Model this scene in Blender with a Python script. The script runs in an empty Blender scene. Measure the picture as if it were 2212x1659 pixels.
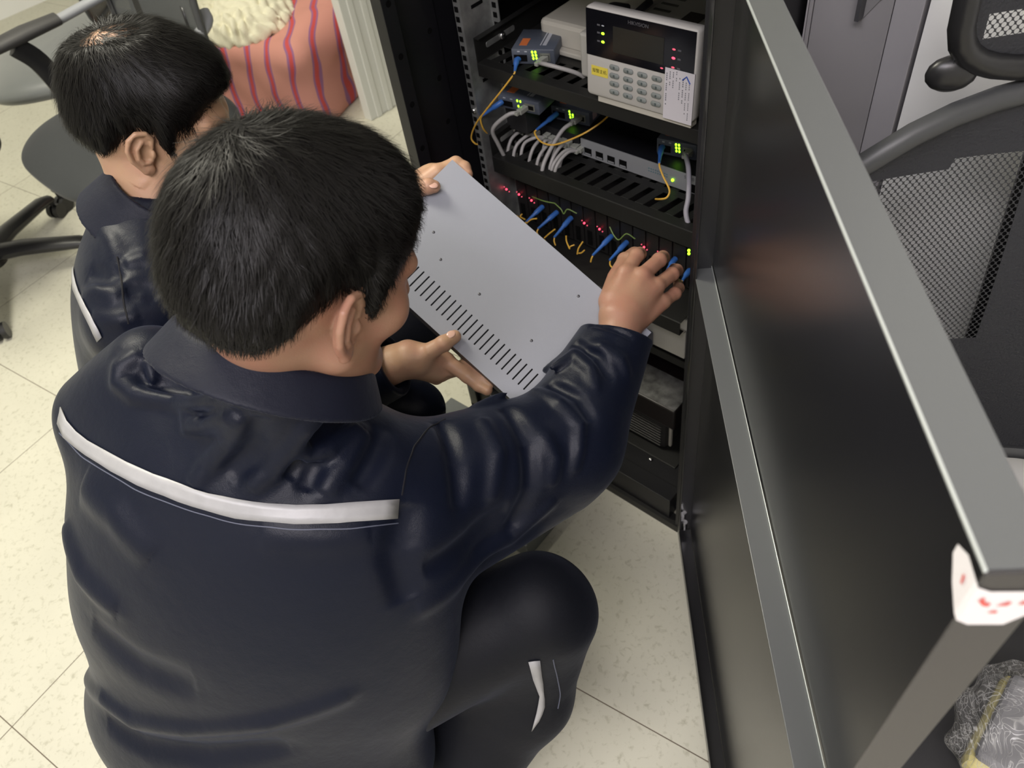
import bpy, bmesh, math, random
import numpy as np
from mathutils import Vector, Matrix

random.seed(7)
SC = bpy.context.scene
COL = SC.collection

# ---------------------------------------------------------------- camera
cam_d = bpy.data.cameras.new('camera')
cam = bpy.data.objects.new('camera', cam_d)
COL.objects.link(cam)
SC.camera = cam
cam_d.sensor_width = 36.0
cam_d.lens = 1692.25 / 2212 * 36.0
cam_d.clip_start = 0.02
_R = Vector((0.74880672, 0.65117915, -0.12350792))
_U = Vector((-0.42768035, 0.61708151, 0.66053004))
_F = Vector((-0.50633784, 0.44178742, -0.74057131))
_m = Matrix((_R, _U, -_F)).transposed().to_4x4()
_m.translation = Vector((0, 0, 1.48))
cam.matrix_world = _m
cam_d.dof.use_dof = True
cam_d.dof.focus_distance = 0.92
cam_d.dof.aperture_fstop = 9.0

# ---------------------------------------------------------------- light
SC.view_settings.view_transform = 'Standard'
SC.view_settings.look = 'None'
SC.view_settings.gamma = 1.0
SC.view_settings.use_curve_mapping = False
SC.view_settings.exposure = 0.0
W = bpy.data.worlds.new('world')
SC.world = W
W.use_nodes = True
W.node_tree.nodes['Background'].inputs[0].default_value = (0.95, 0.97, 1.0, 1)
W.node_tree.nodes['Background'].inputs[1].default_value = 0.2


def area(name, loc, target, sx, sy, power, col):
    d = bpy.data.lights.new(name, 'AREA')
    d.shape = 'RECTANGLE'
    d.size = sx
    d.size_y = sy
    d.energy = power
    d.color = col
    o = bpy.data.objects.new(name, d)
    COL.objects.link(o)
    o.location = loc
    o.rotation_euler = (Vector(target) - Vector(loc)).to_track_quat('-Z', 'Y').to_euler()
    return o


area('ceiling_light_panel', (-2.2, 0.3, 2.72), (-2.2, 0.3, 0), 1.2, 0.6, 66, (1.0, 0.95, 0.80))
area('ceiling_light_panel', (-0.2, -0.9, 2.72), (-0.2, -0.9, 0), 1.2, 0.6, 30, (0.97, 0.93, 1.0))
area('ceiling_light_panel', (0.7, -0.9, 2.72), (0.7, -0.9, 0), 1.2, 0.6, 39, (1.0, 0.92, 0.95))


# ---------------------------------------------------------------- materials
MATS = {}


def mat(name, col, rough=0.5, metal=0.0, spec=0.5, noise=0.0, nscale=30, bump=0.0, bscale=200, emit=None, estr=0, sheen=0.0, aniso=0, coat=0.0, sss=0.0):
    if name in MATS:
        return MATS[name]
    m = bpy.data.materials.new(name)
    m.use_nodes = True
    nt = m.node_tree
    b = nt.nodes['Principled BSDF']
    b.inputs['Base Color'].default_value = (*col, 1)
    b.inputs['Roughness'].default_value = rough
    b.inputs['Metallic'].default_value = metal
    b.inputs['Specular IOR Level'].default_value = spec
    b.inputs['Sheen Weight'].default_value = sheen
    b.inputs['Coat Weight'].default_value = coat
    b.inputs['Anisotropic'].default_value = aniso
    if sss:
        b.inputs['Subsurface Weight'].default_value = sss
        b.inputs['Subsurface Radius'].default_value = (0.012, 0.004, 0.002)
    b.inputs['Coat Roughness'].default_value = 0.22
    if emit:
        b.inputs['Emission Color'].default_value = (*emit, 1)
        b.inputs['Emission Strength'].default_value = estr
    tc = nt.nodes.new('ShaderNodeTexCoord')
    if noise:
        n = nt.nodes.new('ShaderNodeTexNoise')
        n.inputs['Scale'].default_value = nscale
        n.inputs['Detail'].default_value = 5
        nt.links.new(tc.outputs['Object'], n.inputs['Vector'])
        r = nt.nodes.new('ShaderNodeMapRange')
        r.inputs['From Min'].default_value = 0.3
        r.inputs['From Max'].default_value = 0.7
        r.inputs['To Min'].default_value = 1 - noise
        r.inputs['To Max'].default_value = 1 + noise
        nt.links.new(n.outputs['Fac'], r.inputs['Value'])
        mx = nt.nodes.new('ShaderNodeVectorMath')
        mx.operation = 'SCALE'
        mx.inputs[0].default_value = col
        nt.links.new(r.outputs['Result'], mx.inputs['Scale'])
        nt.links.new(mx.outputs[0], b.inputs['Base Color'])
    if bump:
        n = nt.nodes.new('ShaderNodeTexNoise')
        n.inputs['Scale'].default_value = bscale
        n.inputs['Detail'].default_value = 3
        nt.links.new(tc.outputs['Object'], n.inputs['Vector'])
        bp = nt.nodes.new('ShaderNodeBump')
        bp.inputs['Strength'].default_value = bump
        bp.inputs['Distance'].default_value = 0.002
        nt.links.new(n.outputs['Fac'], bp.inputs['Height'])
        nt.links.new(bp.outputs[0], b.inputs['Normal'])
    MATS[name] = m
    return m


# ---------------------------------------------------------------- mesh helpers
class MB:
    """collects shapes, links them as one mesh object"""

    def __init__(self):
        self.v = []
        self.f = []
        self.mi = []

    def add(self, vs, fs, mi=0):
        o = len(self.v)
        self.v += [tuple(p) for p in vs]
        self.f += [tuple(i + o for i in f) for f in fs]
        self.mi += [mi] * len(fs)
        return self

    def box(self, lo, hi, mi=0, M=None):
        x0, y0, z0 = lo
        x1, y1, z1 = hi
        vs = [Vector(p) for p in ((x0, y0, z0), (x1, y0, z0), (x1, y1, z0), (x0, y1, z0), (x0, y0, z1), (x1, y0, z1), (x1, y1, z1), (x0, y1, z1))]
        if M:
            vs = [M @ p for p in vs]
        return self.add(vs, [(0, 3, 2, 1), (4, 5, 6, 7), (0, 1, 5, 4), (1, 2, 6, 5), (2, 3, 7, 6), (3, 0, 4, 7)], mi)

    def rbox(self, lo, hi, r, mi=0, M=None, seg=3, axis='z'):
        """box with rounded corners in the plane across axis, small chamfer on the ends"""
        lo = Vector(lo)
        hi = Vector(hi)
        ax = 'xyz'.index(axis)
        u, v = [i for i in range(3) if i != ax]
        ring = []
        for cx, cy, a0 in ((hi[u] - r, hi[v] - r, 0), (lo[u] + r, hi[v] - r, 90), (lo[u] + r, lo[v] + r, 180), (hi[u] - r, lo[v] + r, 270)):
            for k in range(seg + 1):
                a = math.radians(a0 + 90 * k / seg)
                ring.append((cx, cy, math.cos(a), math.sin(a)))
        c = min(r * 0.4, (hi[ax] - lo[ax]) * 0.3)
        vs = []
        for (w, ins) in ((lo[ax], c), (lo[ax] + c, 0), (hi[ax] - c, 0), (hi[ax], c)):
            for cx, cy, dx, dy in ring:
                p = [0, 0, 0]
                p[u] = cx + dx * (r - ins)
                p[v] = cy + dy * (r - ins)
                p[ax] = w
                p = Vector(p)
                vs.append(M @ p if M else p)
        n = len(ring)
        fs = []
        for k in range(3):
            for i in range(n):
                j = (i + 1) % n
                fs.append((k * n + i, k * n + j, (k + 1) * n + j, (k + 1) * n + i))
        fs.append(tuple(reversed(range(n))))
        fs.append(tuple(range(3 * n, 4 * n)))
        return self.add(vs, fs, mi)

    def tube(self, pts, rad, mi=0, seg=8, cap=True, flat=1.0, up=None):
        pts = [Vector(p) for p in pts]
        if not hasattr(rad, '__len__'):
            rad = [rad] * len(pts)
        vs = []
        fs = []
        t0 = (pts[1] - pts[0]).normalized()
        ref = Vector(up) if up else (Vector((0, 0, 1)) if abs(t0.z) < 0.9 else Vector((1, 0, 0)))
        nrm = (ref - t0 * ref.dot(t0)).normalized()
        for i, p in enumerate(pts):
            a = pts[max(0, i - 1)]
            b = pts[min(len(pts) - 1, i + 1)]
            t = (b - a).normalized()
            if not up:
                nrm = (nrm - t * nrm.dot(t)).normalized()
            else:
                nrm = (ref - t * ref.dot(t)).normalized()
            bi = t.cross(nrm)
            for k in range(seg):
                an = 2 * math.pi * k / seg
                vs.append(p + (nrm * math.cos(an) * flat + bi * math.sin(an)) * rad[i])
        for i in range(len(pts) - 1):
            for k in range(seg):
                j = (k + 1) % seg
                fs.append((i * seg + k, i * seg + j, (i + 1) * seg + j, (i + 1) * seg + k))
        if cap:
            fs.append(tuple(reversed(range(seg))))
            fs.append(tuple(range((len(pts) - 1) * seg, len(pts) * seg)))
        return self.add(vs, fs, mi)

    def sph(self, c, r, mi=0, seg=16, rings=8, M=None):
        c = Vector(c)
        if not hasattr(r, '__len__'):
            r = (r, r, r)
        vs = []
        for i in range(rings + 1):
            th = math.pi * i / rings
            for k in range(seg):
                ph = 2 * math.pi * k / seg
                p = Vector((math.sin(th) * math.cos(ph) * r[0], math.sin(th) * math.sin(ph) * r[1], math.cos(th) * r[2]))
                vs.append(c + (M @ p if M else p))
        fs = []
        for i in range(rings):
            for k in range(seg):
                j = (k + 1) % seg
                fs.append((i * seg + k, (i + 1) * seg + k, (i + 1) * seg + j, i * seg + j))
        return self.add(vs, fs, mi)

    def poly(self, pts, thick, mi=0, M=None):
        """extruded outline: pts in xy, from z=0 down to -thick"""
        n = len(pts)
        vs = [Vector((x, y, 0)) for x, y in pts] + [Vector((x, y, -thick)) for x, y in pts]
        if M:
            vs = [M @ p for p in vs]
        fs = [tuple(range(n)), tuple(reversed(range(n, 2 * n)))]
        for i in range(n):
            j = (i + 1) % n
            fs.append((i, i + n, j + n, j))
        return self.add(vs, fs, mi)

    def build(self, name, mats, parent=None, smooth=False, bevel=0, loc=None, M=None, auto=True):
        me = bpy.data.meshes.new(name)
        vs = self.v
        if loc is not None:
            vs = [(p[0] - loc[0], p[1] - loc[1], p[2] - loc[2]) for p in vs]
        me.from_pydata([tuple(p) for p in vs], [], self.f)
        if not isinstance(mats, (list, tuple)):
            mats = [mats]
        for m in mats:
            me.materials.append(m)
        me.polygons.foreach_set('material_index', self.mi)
        if smooth:
            me.polygons.foreach_set('use_smooth', [True] * len(me.polygons))
            me.update()
            if auto:
                me.set_sharp_from_angle(angle=math.radians(50))
        me.update()
        o = bpy.data.objects.new(name, me)
        COL.objects.link(o)
        if loc is not None:
            o.location = loc
        if parent:
            o.parent = parent
        if bevel:
            bv = o.modifiers.new('bevel', 'BEVEL')
            bv.width = bevel
            bv.segments = 2
            bv.limit_method = 'ANGLE'
            bv.harden_normals = False
        return o


def tag(o, label=None, cat=None, group=None, kind=None):
    if label:
        o['label'] = label
    if cat:
        o['category'] = cat
    if group:
        o['group'] = group
    if kind:
        o['kind'] = kind
    return o


def thing(name, loc, label, cat, group=None, rz=0.0):
    o = bpy.data.objects.new(name, None)
    o.empty_display_size = 0.05
    COL.objects.link(o)
    o.location = loc
    o.rotation_euler = (0, 0, rz)
    return tag(o, label, cat, group)


def bez(pts, n=8):
    """Catmull-Rom through pts"""
    P = [Vector(p) for p in pts]
    P = [P[0] * 2 - P[1]] + P + [P[-1] * 2 - P[-2]]
    out = []
    for i in range(1, len(P) - 2):
        for k in range(n):
            t = k / n
            a, b, c, d = P[i - 1], P[i], P[i + 1], P[i + 2]
            out.append(0.5 * ((2 * b) + (c - a) * t + (2 * a - 5 * b + 4 * c - d) * t * t + (3 * b - a - 3 * c + d) * t ** 3))
    out.append(P[-2])
    return out


def text_obj(name, body, size, m, parent, M, align='CENTER', extrude=0.0):
    cu = bpy.data.curves.new(name, 'FONT')
    cu.body = body
    cu.size = size
    cu.align_x = align
    cu.align_y = 'CENTER'
    cu.extrude = extrude
    tmp = bpy.data.objects.new(name, cu)
    COL.objects.link(tmp)
    bpy.context.view_layer.update()
    dg = bpy.context.evaluated_depsgraph_get()
    me = bpy.data.meshes.new_from_object(tmp.evaluated_get(dg))
    bpy.data.objects.remove(tmp)
    me.materials.clear()
    me.materials.append(m)
    me.transform(M)
    o = bpy.data.objects.new(name, me)
    COL.objects.link(o)
    o.parent = parent
    return o


# common materials
M_BLACK = mat('black_powder_coat', (0.007, 0.007, 0.009), 0.42, 0, 0.5, bump=0.12, bscale=900)
M_SHELF = mat('black_shelf_paint', (0.009, 0.009, 0.0085), 0.5, 0, 0.5, bump=0.1, bscale=900)
M_DARK = mat('dark_plastic', (0.02, 0.02, 0.021), 0.45, bump=0.1, bscale=600)
M_ZINC = mat('zinc_steel', (0.36, 0.37, 0.36), 0.45, 0.75, noise=0.25, nscale=40)
M_WHITE = mat('off_white_plastic', (0.62, 0.61, 0.57), 0.45)
M_CREAM = mat('cream_plastic', (0.45, 0.43, 0.37), 0.5)
M_STEEL = mat('bright_steel', (0.7, 0.7, 0.7), 0.25, 1.0)
M_HOLE = mat('dark_opening', (0.003, 0.003, 0.003), 0.9, spec=0.1)
M_GREY = mat('slate_grey_metal', (0.085, 0.095, 0.12), 0.45)

# ================================================================ room
def floor_material():
    m = bpy.data.materials.new('mottled_beige_floor_tiles')
    m.use_nodes = True
    nt = m.node_tree
    N = nt.nodes
    L = nt.links
    b = N['Principled BSDF']
    tc = N.new('ShaderNodeTexCoord')
    mp = N.new('ShaderNodeMapping')
    mp.inputs['Rotation'].default_value = (0, 0, -math.radians(9.04))
    L.new(tc.outputs['Object'], mp.inputs['Vector'])
    sep = N.new('ShaderNodeSeparateXYZ')
    L.new(mp.outputs[0], sep.inputs[0])

    def math_(op, a, bb):
        n = N.new('ShaderNodeMath')
        n.operation = op
        for i, x in enumerate((a, bb)):
            if x is None:
                continue
            if isinstance(x, (int, float)):
                n.inputs[i].default_value = x
            else:
                L.new(x, n.inputs[i])
        return n.outputs[0]
    S = 0.616

    def line(coord, phase):
        t = math_('SUBTRACT', coord, phase)
        t = math_('DIVIDE', t, S)
        t = math_('FRACT', math_('ADD', t, 20.5), None)
        t = math_('ABSOLUTE', math_('SUBTRACT', t, 0.5), None)
        return math_('LESS_THAN', t, 0.0016)
    g = math_('MAXIMUM', line(sep.outputs[0], -1.285), line(sep.outputs[1], 0.436))
    n1 = N.new('ShaderNodeTexNoise')
    n1.inputs['Scale'].default_value = 75
    n1.inputs['Detail'].default_value = 6
    n1.inputs['Roughness'].default_value = 0.65
    n1.inputs['Distortion'].default_value = 0.5
    L.new(tc.outputs['Object'], n1.inputs['Vector'])
    cr = N.new('ShaderNodeValToRGB')
    cr.color_ramp.elements[0].position = 0.30
    cr.color_ramp.elements[0].color = (0.50, 0.485, 0.375, 1)
    cr.color_ramp.elements[1].position = 0.46
    cr.color_ramp.elements[1].color = (0.68, 0.665, 0.545, 1)
    L.new(n1.outputs['Fac'], cr.inputs[0])
    n2 = N.new('ShaderNodeTexNoise')
    n2.inputs['Scale'].default_value = 5
    n2.inputs['Detail'].default_value = 3
    L.new(tc.outputs['Object'], n2.inputs['Vector'])
    mx = N.new('ShaderNodeMixRGB')
    mx.blend_type = 'MULTIPLY'
    mx.inputs[0].default_value = 0.18
    L.new(cr.outputs[0], mx.inputs[1])
    L.new(n2.outputs['Fac'], mx.inputs[2])
    mg = N.new('ShaderNodeMixRGB')
    L.new(g, mg.inputs[0])
    L.new(mx.outputs[0], mg.inputs[1])
    mg.inputs[2].default_value = (0.13, 0.10, 0.07, 1)
    L.new(mg.outputs[0], b.inputs['Base Color'])
    b.inputs['Roughness'].default_value = 0.38
    b.inputs['Specular IOR Level'].default_value = 0.4
    return m


M_FLOOR = floor_material()
M_WALL = mat('white_wall_paint', (0.90, 0.905, 0.885), 0.7, bump=0.06, bscale=250)
M_BEIGE = mat('beige_wall_panel', (0.58, 0.50, 0.36), 0.7)
fl = MB().add([(-5, -2.5, 0), (3, -2.5, 0), (3, 4, 0), (-5, 4, 0), (-5, -2.5, -.05), (3, -2.5, -.05), (3, 4, -.05), (-5, 4, -.05)],
              [(0, 1, 2, 3), (7, 6, 5, 4), (0, 4, 5, 1), (1, 5, 6, 2), (2, 6, 7, 3), (3, 7, 4, 0)]).build('floor', M_FLOOR)
tag(fl, 'pale mottled tile floor with thin dark joints', 'floor', kind='structure')
w = MB().box((-0.290, 1.006, 0), (3, 1.12, 2.8)).build('wall_right', M_WALL)
tag(w, 'white wall beside the grey cabinet', 'wall', kind='structure')
w = MB().box((-5, 4, 0), (3, 4.1, 2.8)).build('wall_back', M_WALL)
tag(w, 'white far wall of the room', 'wall', kind='structure')
w = MB().box((-5.1, -2.5, 0), (-5, 4.1, 2.8)).build('wall_left', M_WALL)
tag(w, 'white wall on the left side of the room', 'wall', kind='structure')
w = MB().box((-5.1, -2.6, 0), (3.1, -2.5, 2.8)).build('wall_front', M_WALL)
tag(w, 'white wall behind the photographer', 'wall', kind='structure')
w = MB().box((3, -2.6, 0), (3.1, 1.2, 2.8)).build('wall_side', M_WALL)
tag(w, 'white wall at the right end of the room', 'wall', kind='structure')
w = MB().box((-5.1, -2.6, 2.8), (3.1, 4.1, 2.9)).build('ceiling', M_WALL)
tag(w, 'white ceiling above the room', 'ceiling', kind='structure')

# grey metal cabinet right of the rack
M_CAB = mat('grey_cabinet_enamel', (0.30, 0.292, 0.30), 0.38, 0.0, 0.5)
M_CABS = mat('grey_cabinet_stile', (0.38, 0.37, 0.39), 0.4)
CX, CY = -0.365, 1.15
cb = thing('metal_cabinet', (CX, CY, 0), 'tall narrow grey metal cabinet with a dark recessed handle, against the white wall', 'cabinet')


def cbx(o_lo, o_hi, name, m, bevel=0.001):
    return MB().box((o_lo[0] - CX, o_lo[1] - CY, o_lo[2]), (o_hi[0] - CX, o_hi[1] - CY, o_hi[2])).build(name, m, cb, bevel=bevel)


cbx((-0.4385, 1.22, 0.0), (-0.2945, 1.23, 1.85), 'back_panel', M_CAB)
cbx((-0.329, 1.001, 0.0), (-0.2945, 1.22, 1.85), 'side_panel', M_CABS)
cbx((-0.4385, 1.001, 0.0), (-0.4365, 1.22, 1.85), 'side_panel', M_CABS)
cbx((-0.436, 1.001, 1.81), (-0.330, 1.22, 1.85), 'top_panel', M_CAB)
cbx((-0.436, 1.01, 0.0), (-0.330, 1.22, 0.08), 'plinth', M_CAB)
dr = cbx((-0.4295, 1.003, 0.085), (-0.3305, 1.021, 1.805), 'door', M_CAB)
d2 = cbx((-0.4360, 1.003, 0.085), (-0.4308, 1.021, 1.805), 'door', M_CAB)
hm = MB()
hx, hz, hy = -0.344 - CX, 1.036, 1.0015 - CY
hs_ = 0.80
rot = Matrix.Rotation(math.radians(90), 4, 'X')
hm.poly([(-0.026, -0.045), (-0.004, -0.012), (0.012, 0.005), (0.012, 0.075), (-0.006, 0.062), (-0.020, 0.030)], 0.001, 2, Matrix.Translation((hx, hy - 0.0005, hz)) @ rot @ Matrix.Scale(hs_, 4))
hm.box((hx - 0.024, hy - 0.016, hz - 0.032), (hx - 0.019, hy, hz + 0.016), 0)
hm.poly([(-0.002, 0.004), (0.009, 0.012), (0.009, 0.065), (-0.002, 0.045)], 0.001, 1, Matrix.Translation((hx, hy - 0.002, hz)) @ rot @ Matrix.Scale(hs_, 4))
h = hm.build('handle', [mat('handle_grey', (0.06, 0.06, 0.065), 0.4), M_HOLE, mat('handle_recess', (0.24, 0.235, 0.24), 0.35)], dr)

# ================================================================ server rack
RX0, RX1, RY0, RY1, RZ = -1.044, -0.444, 0.767, 1.235, 1.205
rack = thing('server_rack', (RX1, RY0, 0), 'black network rack standing open, full of small network boxes on slotted shelves', 'server rack')


def rk(mb, name, m, **k):
    o = mb.build(name, m, None, loc=(RX1, RY0, 0), **k)
    o.location = (0, 0, 0)
    o.parent = rack
    return o


# side walls with bolt holes
def side(x, sgn):
    b = MB().box((x, RY0 + 0.028, 0.06), (x + sgn * 0.0015, RY1, RZ - 0.02))
    return b


s = side(RX0, 1)
rk(s, 'side_panel', M_BLACK)
HOLES = []
for yy in (RY0 + 0.014, RY0 + 0.105):
    for k in range(13):
        z = 0.14 + k * 0.085
        xh = RX0 + 0.0036 if yy > RY0 + 0.03 else RX0 + 0.0266
        HOLES.append([(xh, yy + 0.0055 * math.cos(a * math.pi / 5), z + 0.0055 * math.sin(a * math.pi / 5)) for a in range(10)])
rk(side(RX1, -1), 'side_panel', M_BLACK)
# frame
fr = MB()
fr.box((RX0, RY0, 0.0), (RX0 + 0.026, RY0 + 0.028, RZ))
fr.box((RX0 + 0.0015, RY0 + 0.028, 0.06), (RX0 + 0.0035, RY0 + 0.125, RZ - 0.02))
fr.box((RX1 - 0.007, RY0 + 0.002, 0.0), (RX1 - 0.0005, RY0 + 0.028, RZ))
fr.box((RX0 + 0.026, RY0 + 0.008, 0.02), (RX1 - 0.026, RY0 + 0.045, 0.085))
fr.box((RX0 + 0.026, RY0 + 0.045, 0.02), (RX1 - 0.026, RY0 + 0.17, 0.052))
fr.box((RX0 + 0.026, RY0, RZ - 0.05), (RX1 - 0.026, RY0 + 0.03, RZ))
fr.box((RX0, RY1 - 0.03, 0.0), (RX0 + 0.03, RY1, RZ))
fr.box((RX1 - 0.03, RY1 - 0.03, 0.0), (RX1, RY1, RZ))
rk(fr, 'frame', M_BLACK, bevel=0.0015)
for ring_ in HOLES:
    rk(MB().add(ring_, [tuple(range(10))]), 'bolt_hole', M_HOLE)
rk(MB().box((RX0, RY0, RZ), (RX1, RY1, RZ + 0.012)), 'top_panel', M_BLACK)
rk(MB().box((RX0, RY1, 0.05), (RX1, RY1 + 0.002, RZ)), 'back_panel', M_BLACK)
rk(MB().box((RX0 + 0.002, RY0 + 0.03, 0.03), (RX1 - 0.002, RY1, 0.045)), 'floor_panel', M_BLACK)
rk(MB().box((RX0 + 0.0, RY0 + 0.0, 0.0), (RX1, RY0 + 0.025, 0.02)), 'plinth', M_SHELF)
scr = MB().sph((-0.575, 0.86, 0.054), (0.005, 0.005, 0.003))
rk(scr, 'screw', M_STEEL, smooth=True)
# rails: C section with square holes (holes are dark inset plates)
for sx, xw in ((1, -0.988), (-1, -0.500)):
    r = MB()
    r.box((xw - 0.014 if sx > 0 else xw, 0.900, 0.09), (xw if sx > 0 else xw + 0.014, 0.9018, 1.16))
    r.box((xw, 0.900, 0.09), (xw + sx * 0.0018, 0.972, 1.16))
    r.box((min(xw, xw + sx * 0.020), 0.970, 0.09), (max(xw, xw + sx * 0.020), 0.9718, 1.16))
    hb = r
    for k in range(64):
        z = 0.10 + k * 0.01667
        hb.box((xw + (-0.0115 if sx > 0 else 0.0035), 0.8988, z), (xw + (-0.0035 if sx > 0 else 0.0115), 0.8998, z + 0.0088), 1)
        if k % 1 == 0:
            hb.box((min(xw + sx * 0.007, xw + sx * 0.0155), 0.9688, z), (max(xw + sx * 0.007, xw + sx * 0.0155), 0.9698, z + 0.0088), 1)
    for z in (0.985, 0.93, 0.80, 0.62, 0.40):
        xx = xw + sx * 0.0019
        hb.box((min(xx, xx + sx * 0.0006), 0.925, z), (max(xx, xx + sx * 0.0006), 0.953, z + 0.006), 1)
    rr = rk(r, 'mounting_rail', [M_ZINC, M_HOLE])
    for z in (0.985, 0.755, 0.52):
        sc_ = MB().sph((xw - 0.007 * sx, 0.8985, z), (0.0055, 0.004, 0.0055))
        so = rk(sc_, 'rail_screw', M_STEEL, smooth=True)
        so.parent = rr


def shelf(z, slots=True, y0=0.90, lip=0.040, rows=2, x0=-0.966, x1=-0.518, name='slotted_shelf', depth=0.34):
    """shelf plate built as strips around its slots, with a front lip and side walls"""
    m = MB()
    t = 0.0016
    y1 = y0 + depth
    if slots:
        # slot rows slanted
        ys = [y0 + 0.012]
        rowsY = []
        for r_ in range(rows):
            a = y0 + 0.020 + r_ * 0.062
            rowsY.append((a, a + 0.048))
        n = 15
        px = (x1 - x0) / n
        cur = y0
        for (a, b_) in rowsY:
            m.box((x0, cur, z - t), (x1, a, z))
            for k in range(n):
                sx_ = x0 + px * (k + 0.28)
                ex = x0 + px * (k + 1)
                # plate between slots (slanted parallelogram)
                sl = 0.010
                vs = [(x0 + px * k - 0.0, a, z), (sx_, a, z), (sx_ + sl, b_, z), (x0 + px * k + sl, b_, z)]
                gap = 0.44
                xa = x0 + px * (k + gap)
                xb = x0 + px * (k + 1)
                vs = [(xa, a, z), (xb, a, z), (min(xb + sl, x1), b_, z), (xa + sl, b_, z)]
                vs2 = [(p[0], p[1], z - t) for p in vs]
                m.add(vs + vs2, [(0, 1, 2, 3), (7, 6, 5, 4), (0, 4, 5, 1), (1, 5, 6, 2), (2, 6, 7, 3), (3, 7, 4, 0)])
            m.box((x0, a, z - t), (x0 + 0.002, b_, z))
            cur = b_
        m.box((x0, cur, z - t), (x1, y1, z))
    else:
        m.box((x0, y0, z - t), (x1, y1, z))
    m.box((x0, y0 - 0.0016, z - lip), (x1, y0, z))
    m.box((x0, y0, z - lip), (x1, y0 + 0.012, z - lip + 0.0016))
    s_ = rk(m, name, M_SHELF, bevel=0.0006)
    return s_


shelf(0.852, True, rows=1, lip=0.023)
shelf(0.669, True, rows=2, lip=0.033)
shelf(0.500, False, y0=0.862, lip=0.03, name='cable_tray')
shelf(0.30, False, y0=0.95, lip=0.02, name='plain_shelf')
shelf(0.055, False, y0=0.87, lip=0.01, name='plain_shelf')
# adjustable side bracket of the top shelf
for zz in (0.852, 0.669):
    m = MB()
    m.box((-0.9665, 0.90, zz), (-0.965, 1.25, zz + 0.042))
    m.box((-0.9665, 0.90, zz + 0.042), (-0.955, 1.25, zz + 0.0435))
    br = rk(m, 'shelf_bracket', M_SHELF)
    sl_ = MB().rbox((-0.9645, 0.925, zz + 0.016), (-0.9635, 1.0, zz + 0.026), 0.004, axis='x')
    so = rk(sl_, 'bracket_slot', M_ZINC)
    so.parent = br
    so = rk(MB().sph((-0.962, 0.966, zz + 0.021), (0.004, 0.007, 0.007)), 'bracket_screw', M_STEEL, smooth=True)
    so.parent = br

# ---------------- rack door: pan with flanges, stiffener, hinge, sticker
AZ = math.atan2(-0.76970252, 0.63840272)
DW, DT, DZ = 0.72, 0.029, 1.177
door = thing('rack_door', (0, 0, 0), None, None)
door.parent = rack
door.rotation_euler = (0, 0, AZ)
M_DOOR = mat('black_door_enamel', (0.014, 0.014, 0.016), 0.30, 0, 0.6, bump=0.02, bscale=60, coat=0.35)
M_DLIT = mat('top_lit_door_enamel', (0.13, 0.137, 0.137), 0.33, 0.25, 0.6, bump=0.03, bscale=40)  # paler copy of the door enamel; light from above is in the colour


def dbox(lo, hi, name, m, parent=door, bevel=0.0012):
    return MB().box(lo, hi).build(name, m, parent, bevel=bevel)


dbox((0.0, DT - 0.002, 0.012), (DW - 0.002, DT, DZ - 0.002), 'door_skin', M_DOOR)
dbox((0.0, 0.0, DZ - 0.002), (DW - 0.002, DT, DZ), 'top_flange', M_DLIT)
dbox((0.0, 0.0, 0.010), (DW - 0.002, DT - 0.002, 0.012), 'bottom_flange', M_DOOR)
dbox((-0.002, 0.0, 0.010), (0.0, DT, DZ), 'hinge_flange', M_DOOR)
dbox((DW - 0.002, 0.0, 0.010), (DW, DT, DZ), 'free_edge', mat('door_free_edge', (0.045, 0.042, 0.042), 0.4), bevel=0.002)
# return lips
dbox((0.0, 0.0, 0.012), (DW - 0.002, 0.0016, 0.034), 'bottom_lip', M_DOOR)
dbox((0.0, 0.0, 0.034), (0.022, 0.0016, DZ - 0.002), 'hinge_lip', M_DOOR)
tl = dbox((0.0, -0.0005, DZ - 0.0012), (DW - 0.001, 0.0014, DZ + 0.0009), 'top_edge_bead', mat('pale_edge', (0.62, 0.66, 0.64), 0.35, 0.6), bevel=0.0006)  # thin bead, much paler than the door enamel
dbox((-0.018, 0.0, 0.7235), (DW - 0.03, DT - 0.004, 0.725), 'stiffener', M_DLIT, bevel=0.0005)
dbox((-0.018, DT - 0.004, 0.7235), (DW - 0.03, DT - 0.0032, 0.7285), 'stiffener_bead', MATS['pale_edge'], bevel=0.0003)
# lower hinge
hg = MB()
hg.tube([(0.012, 0.012, 0.036), (0.012, 0.012, 0.060)], 0.006)
hg.box((0.003, 0.004, 0.07), (0.016, 0.010, 0.085))
hg.build('hinge_pin', M_STEEL, door, smooth=True)
# screws near the free corner
for (xx, zz) in ((0.694, 1.094), (0.700, 1.160), (0.698, 1.088)):
    MB().sph((xx, DT - 0.003, zz), (0.004, 0.003, 0.004)).build('door_screw', M_STEEL, door, smooth=True)
# white sticker folded round the free corner
M_STK = mat('white_sticker', (0.85, 0.82, 0.82), 0.5)
M_RED = mat('faded_red_ink', (0.72, 0.12, 0.10), 0.6)
stk = MB()
e = 0.0006
prof = [(DW - 0.020, -e, 1.166, 1.159), (DW - 0.012, -e, 1.171, 1.148), (DW - 0.002, -e, 1.169, 1.139), (DW + e, 0.0, 1.167, 1.137), (DW + e, 0.006, 1.163, 1.132), (DW + e, 0.021, 1.162, 1.131), (DW + e, DT + e, 1.161, 1.143)]
vs = []
for (x, y, zt, zb) in prof:
    vs += [(x, y, zt), (x, y, zb)]
stk.add(vs, [(2 * i, 2 * i + 1, 2 * i + 3, 2 * i + 2) for i in range(len(prof) - 1)])
so = stk.build('paper_sticker', M_STK, door)
tx = Matrix.Translation((DW + 2 * e, 0.0155, 1.1545)) @ Matrix.Rotation(math.radians(90), 4, 'Z') @ Matrix.Rotation(math.radians(90), 4, 'X')

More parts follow.
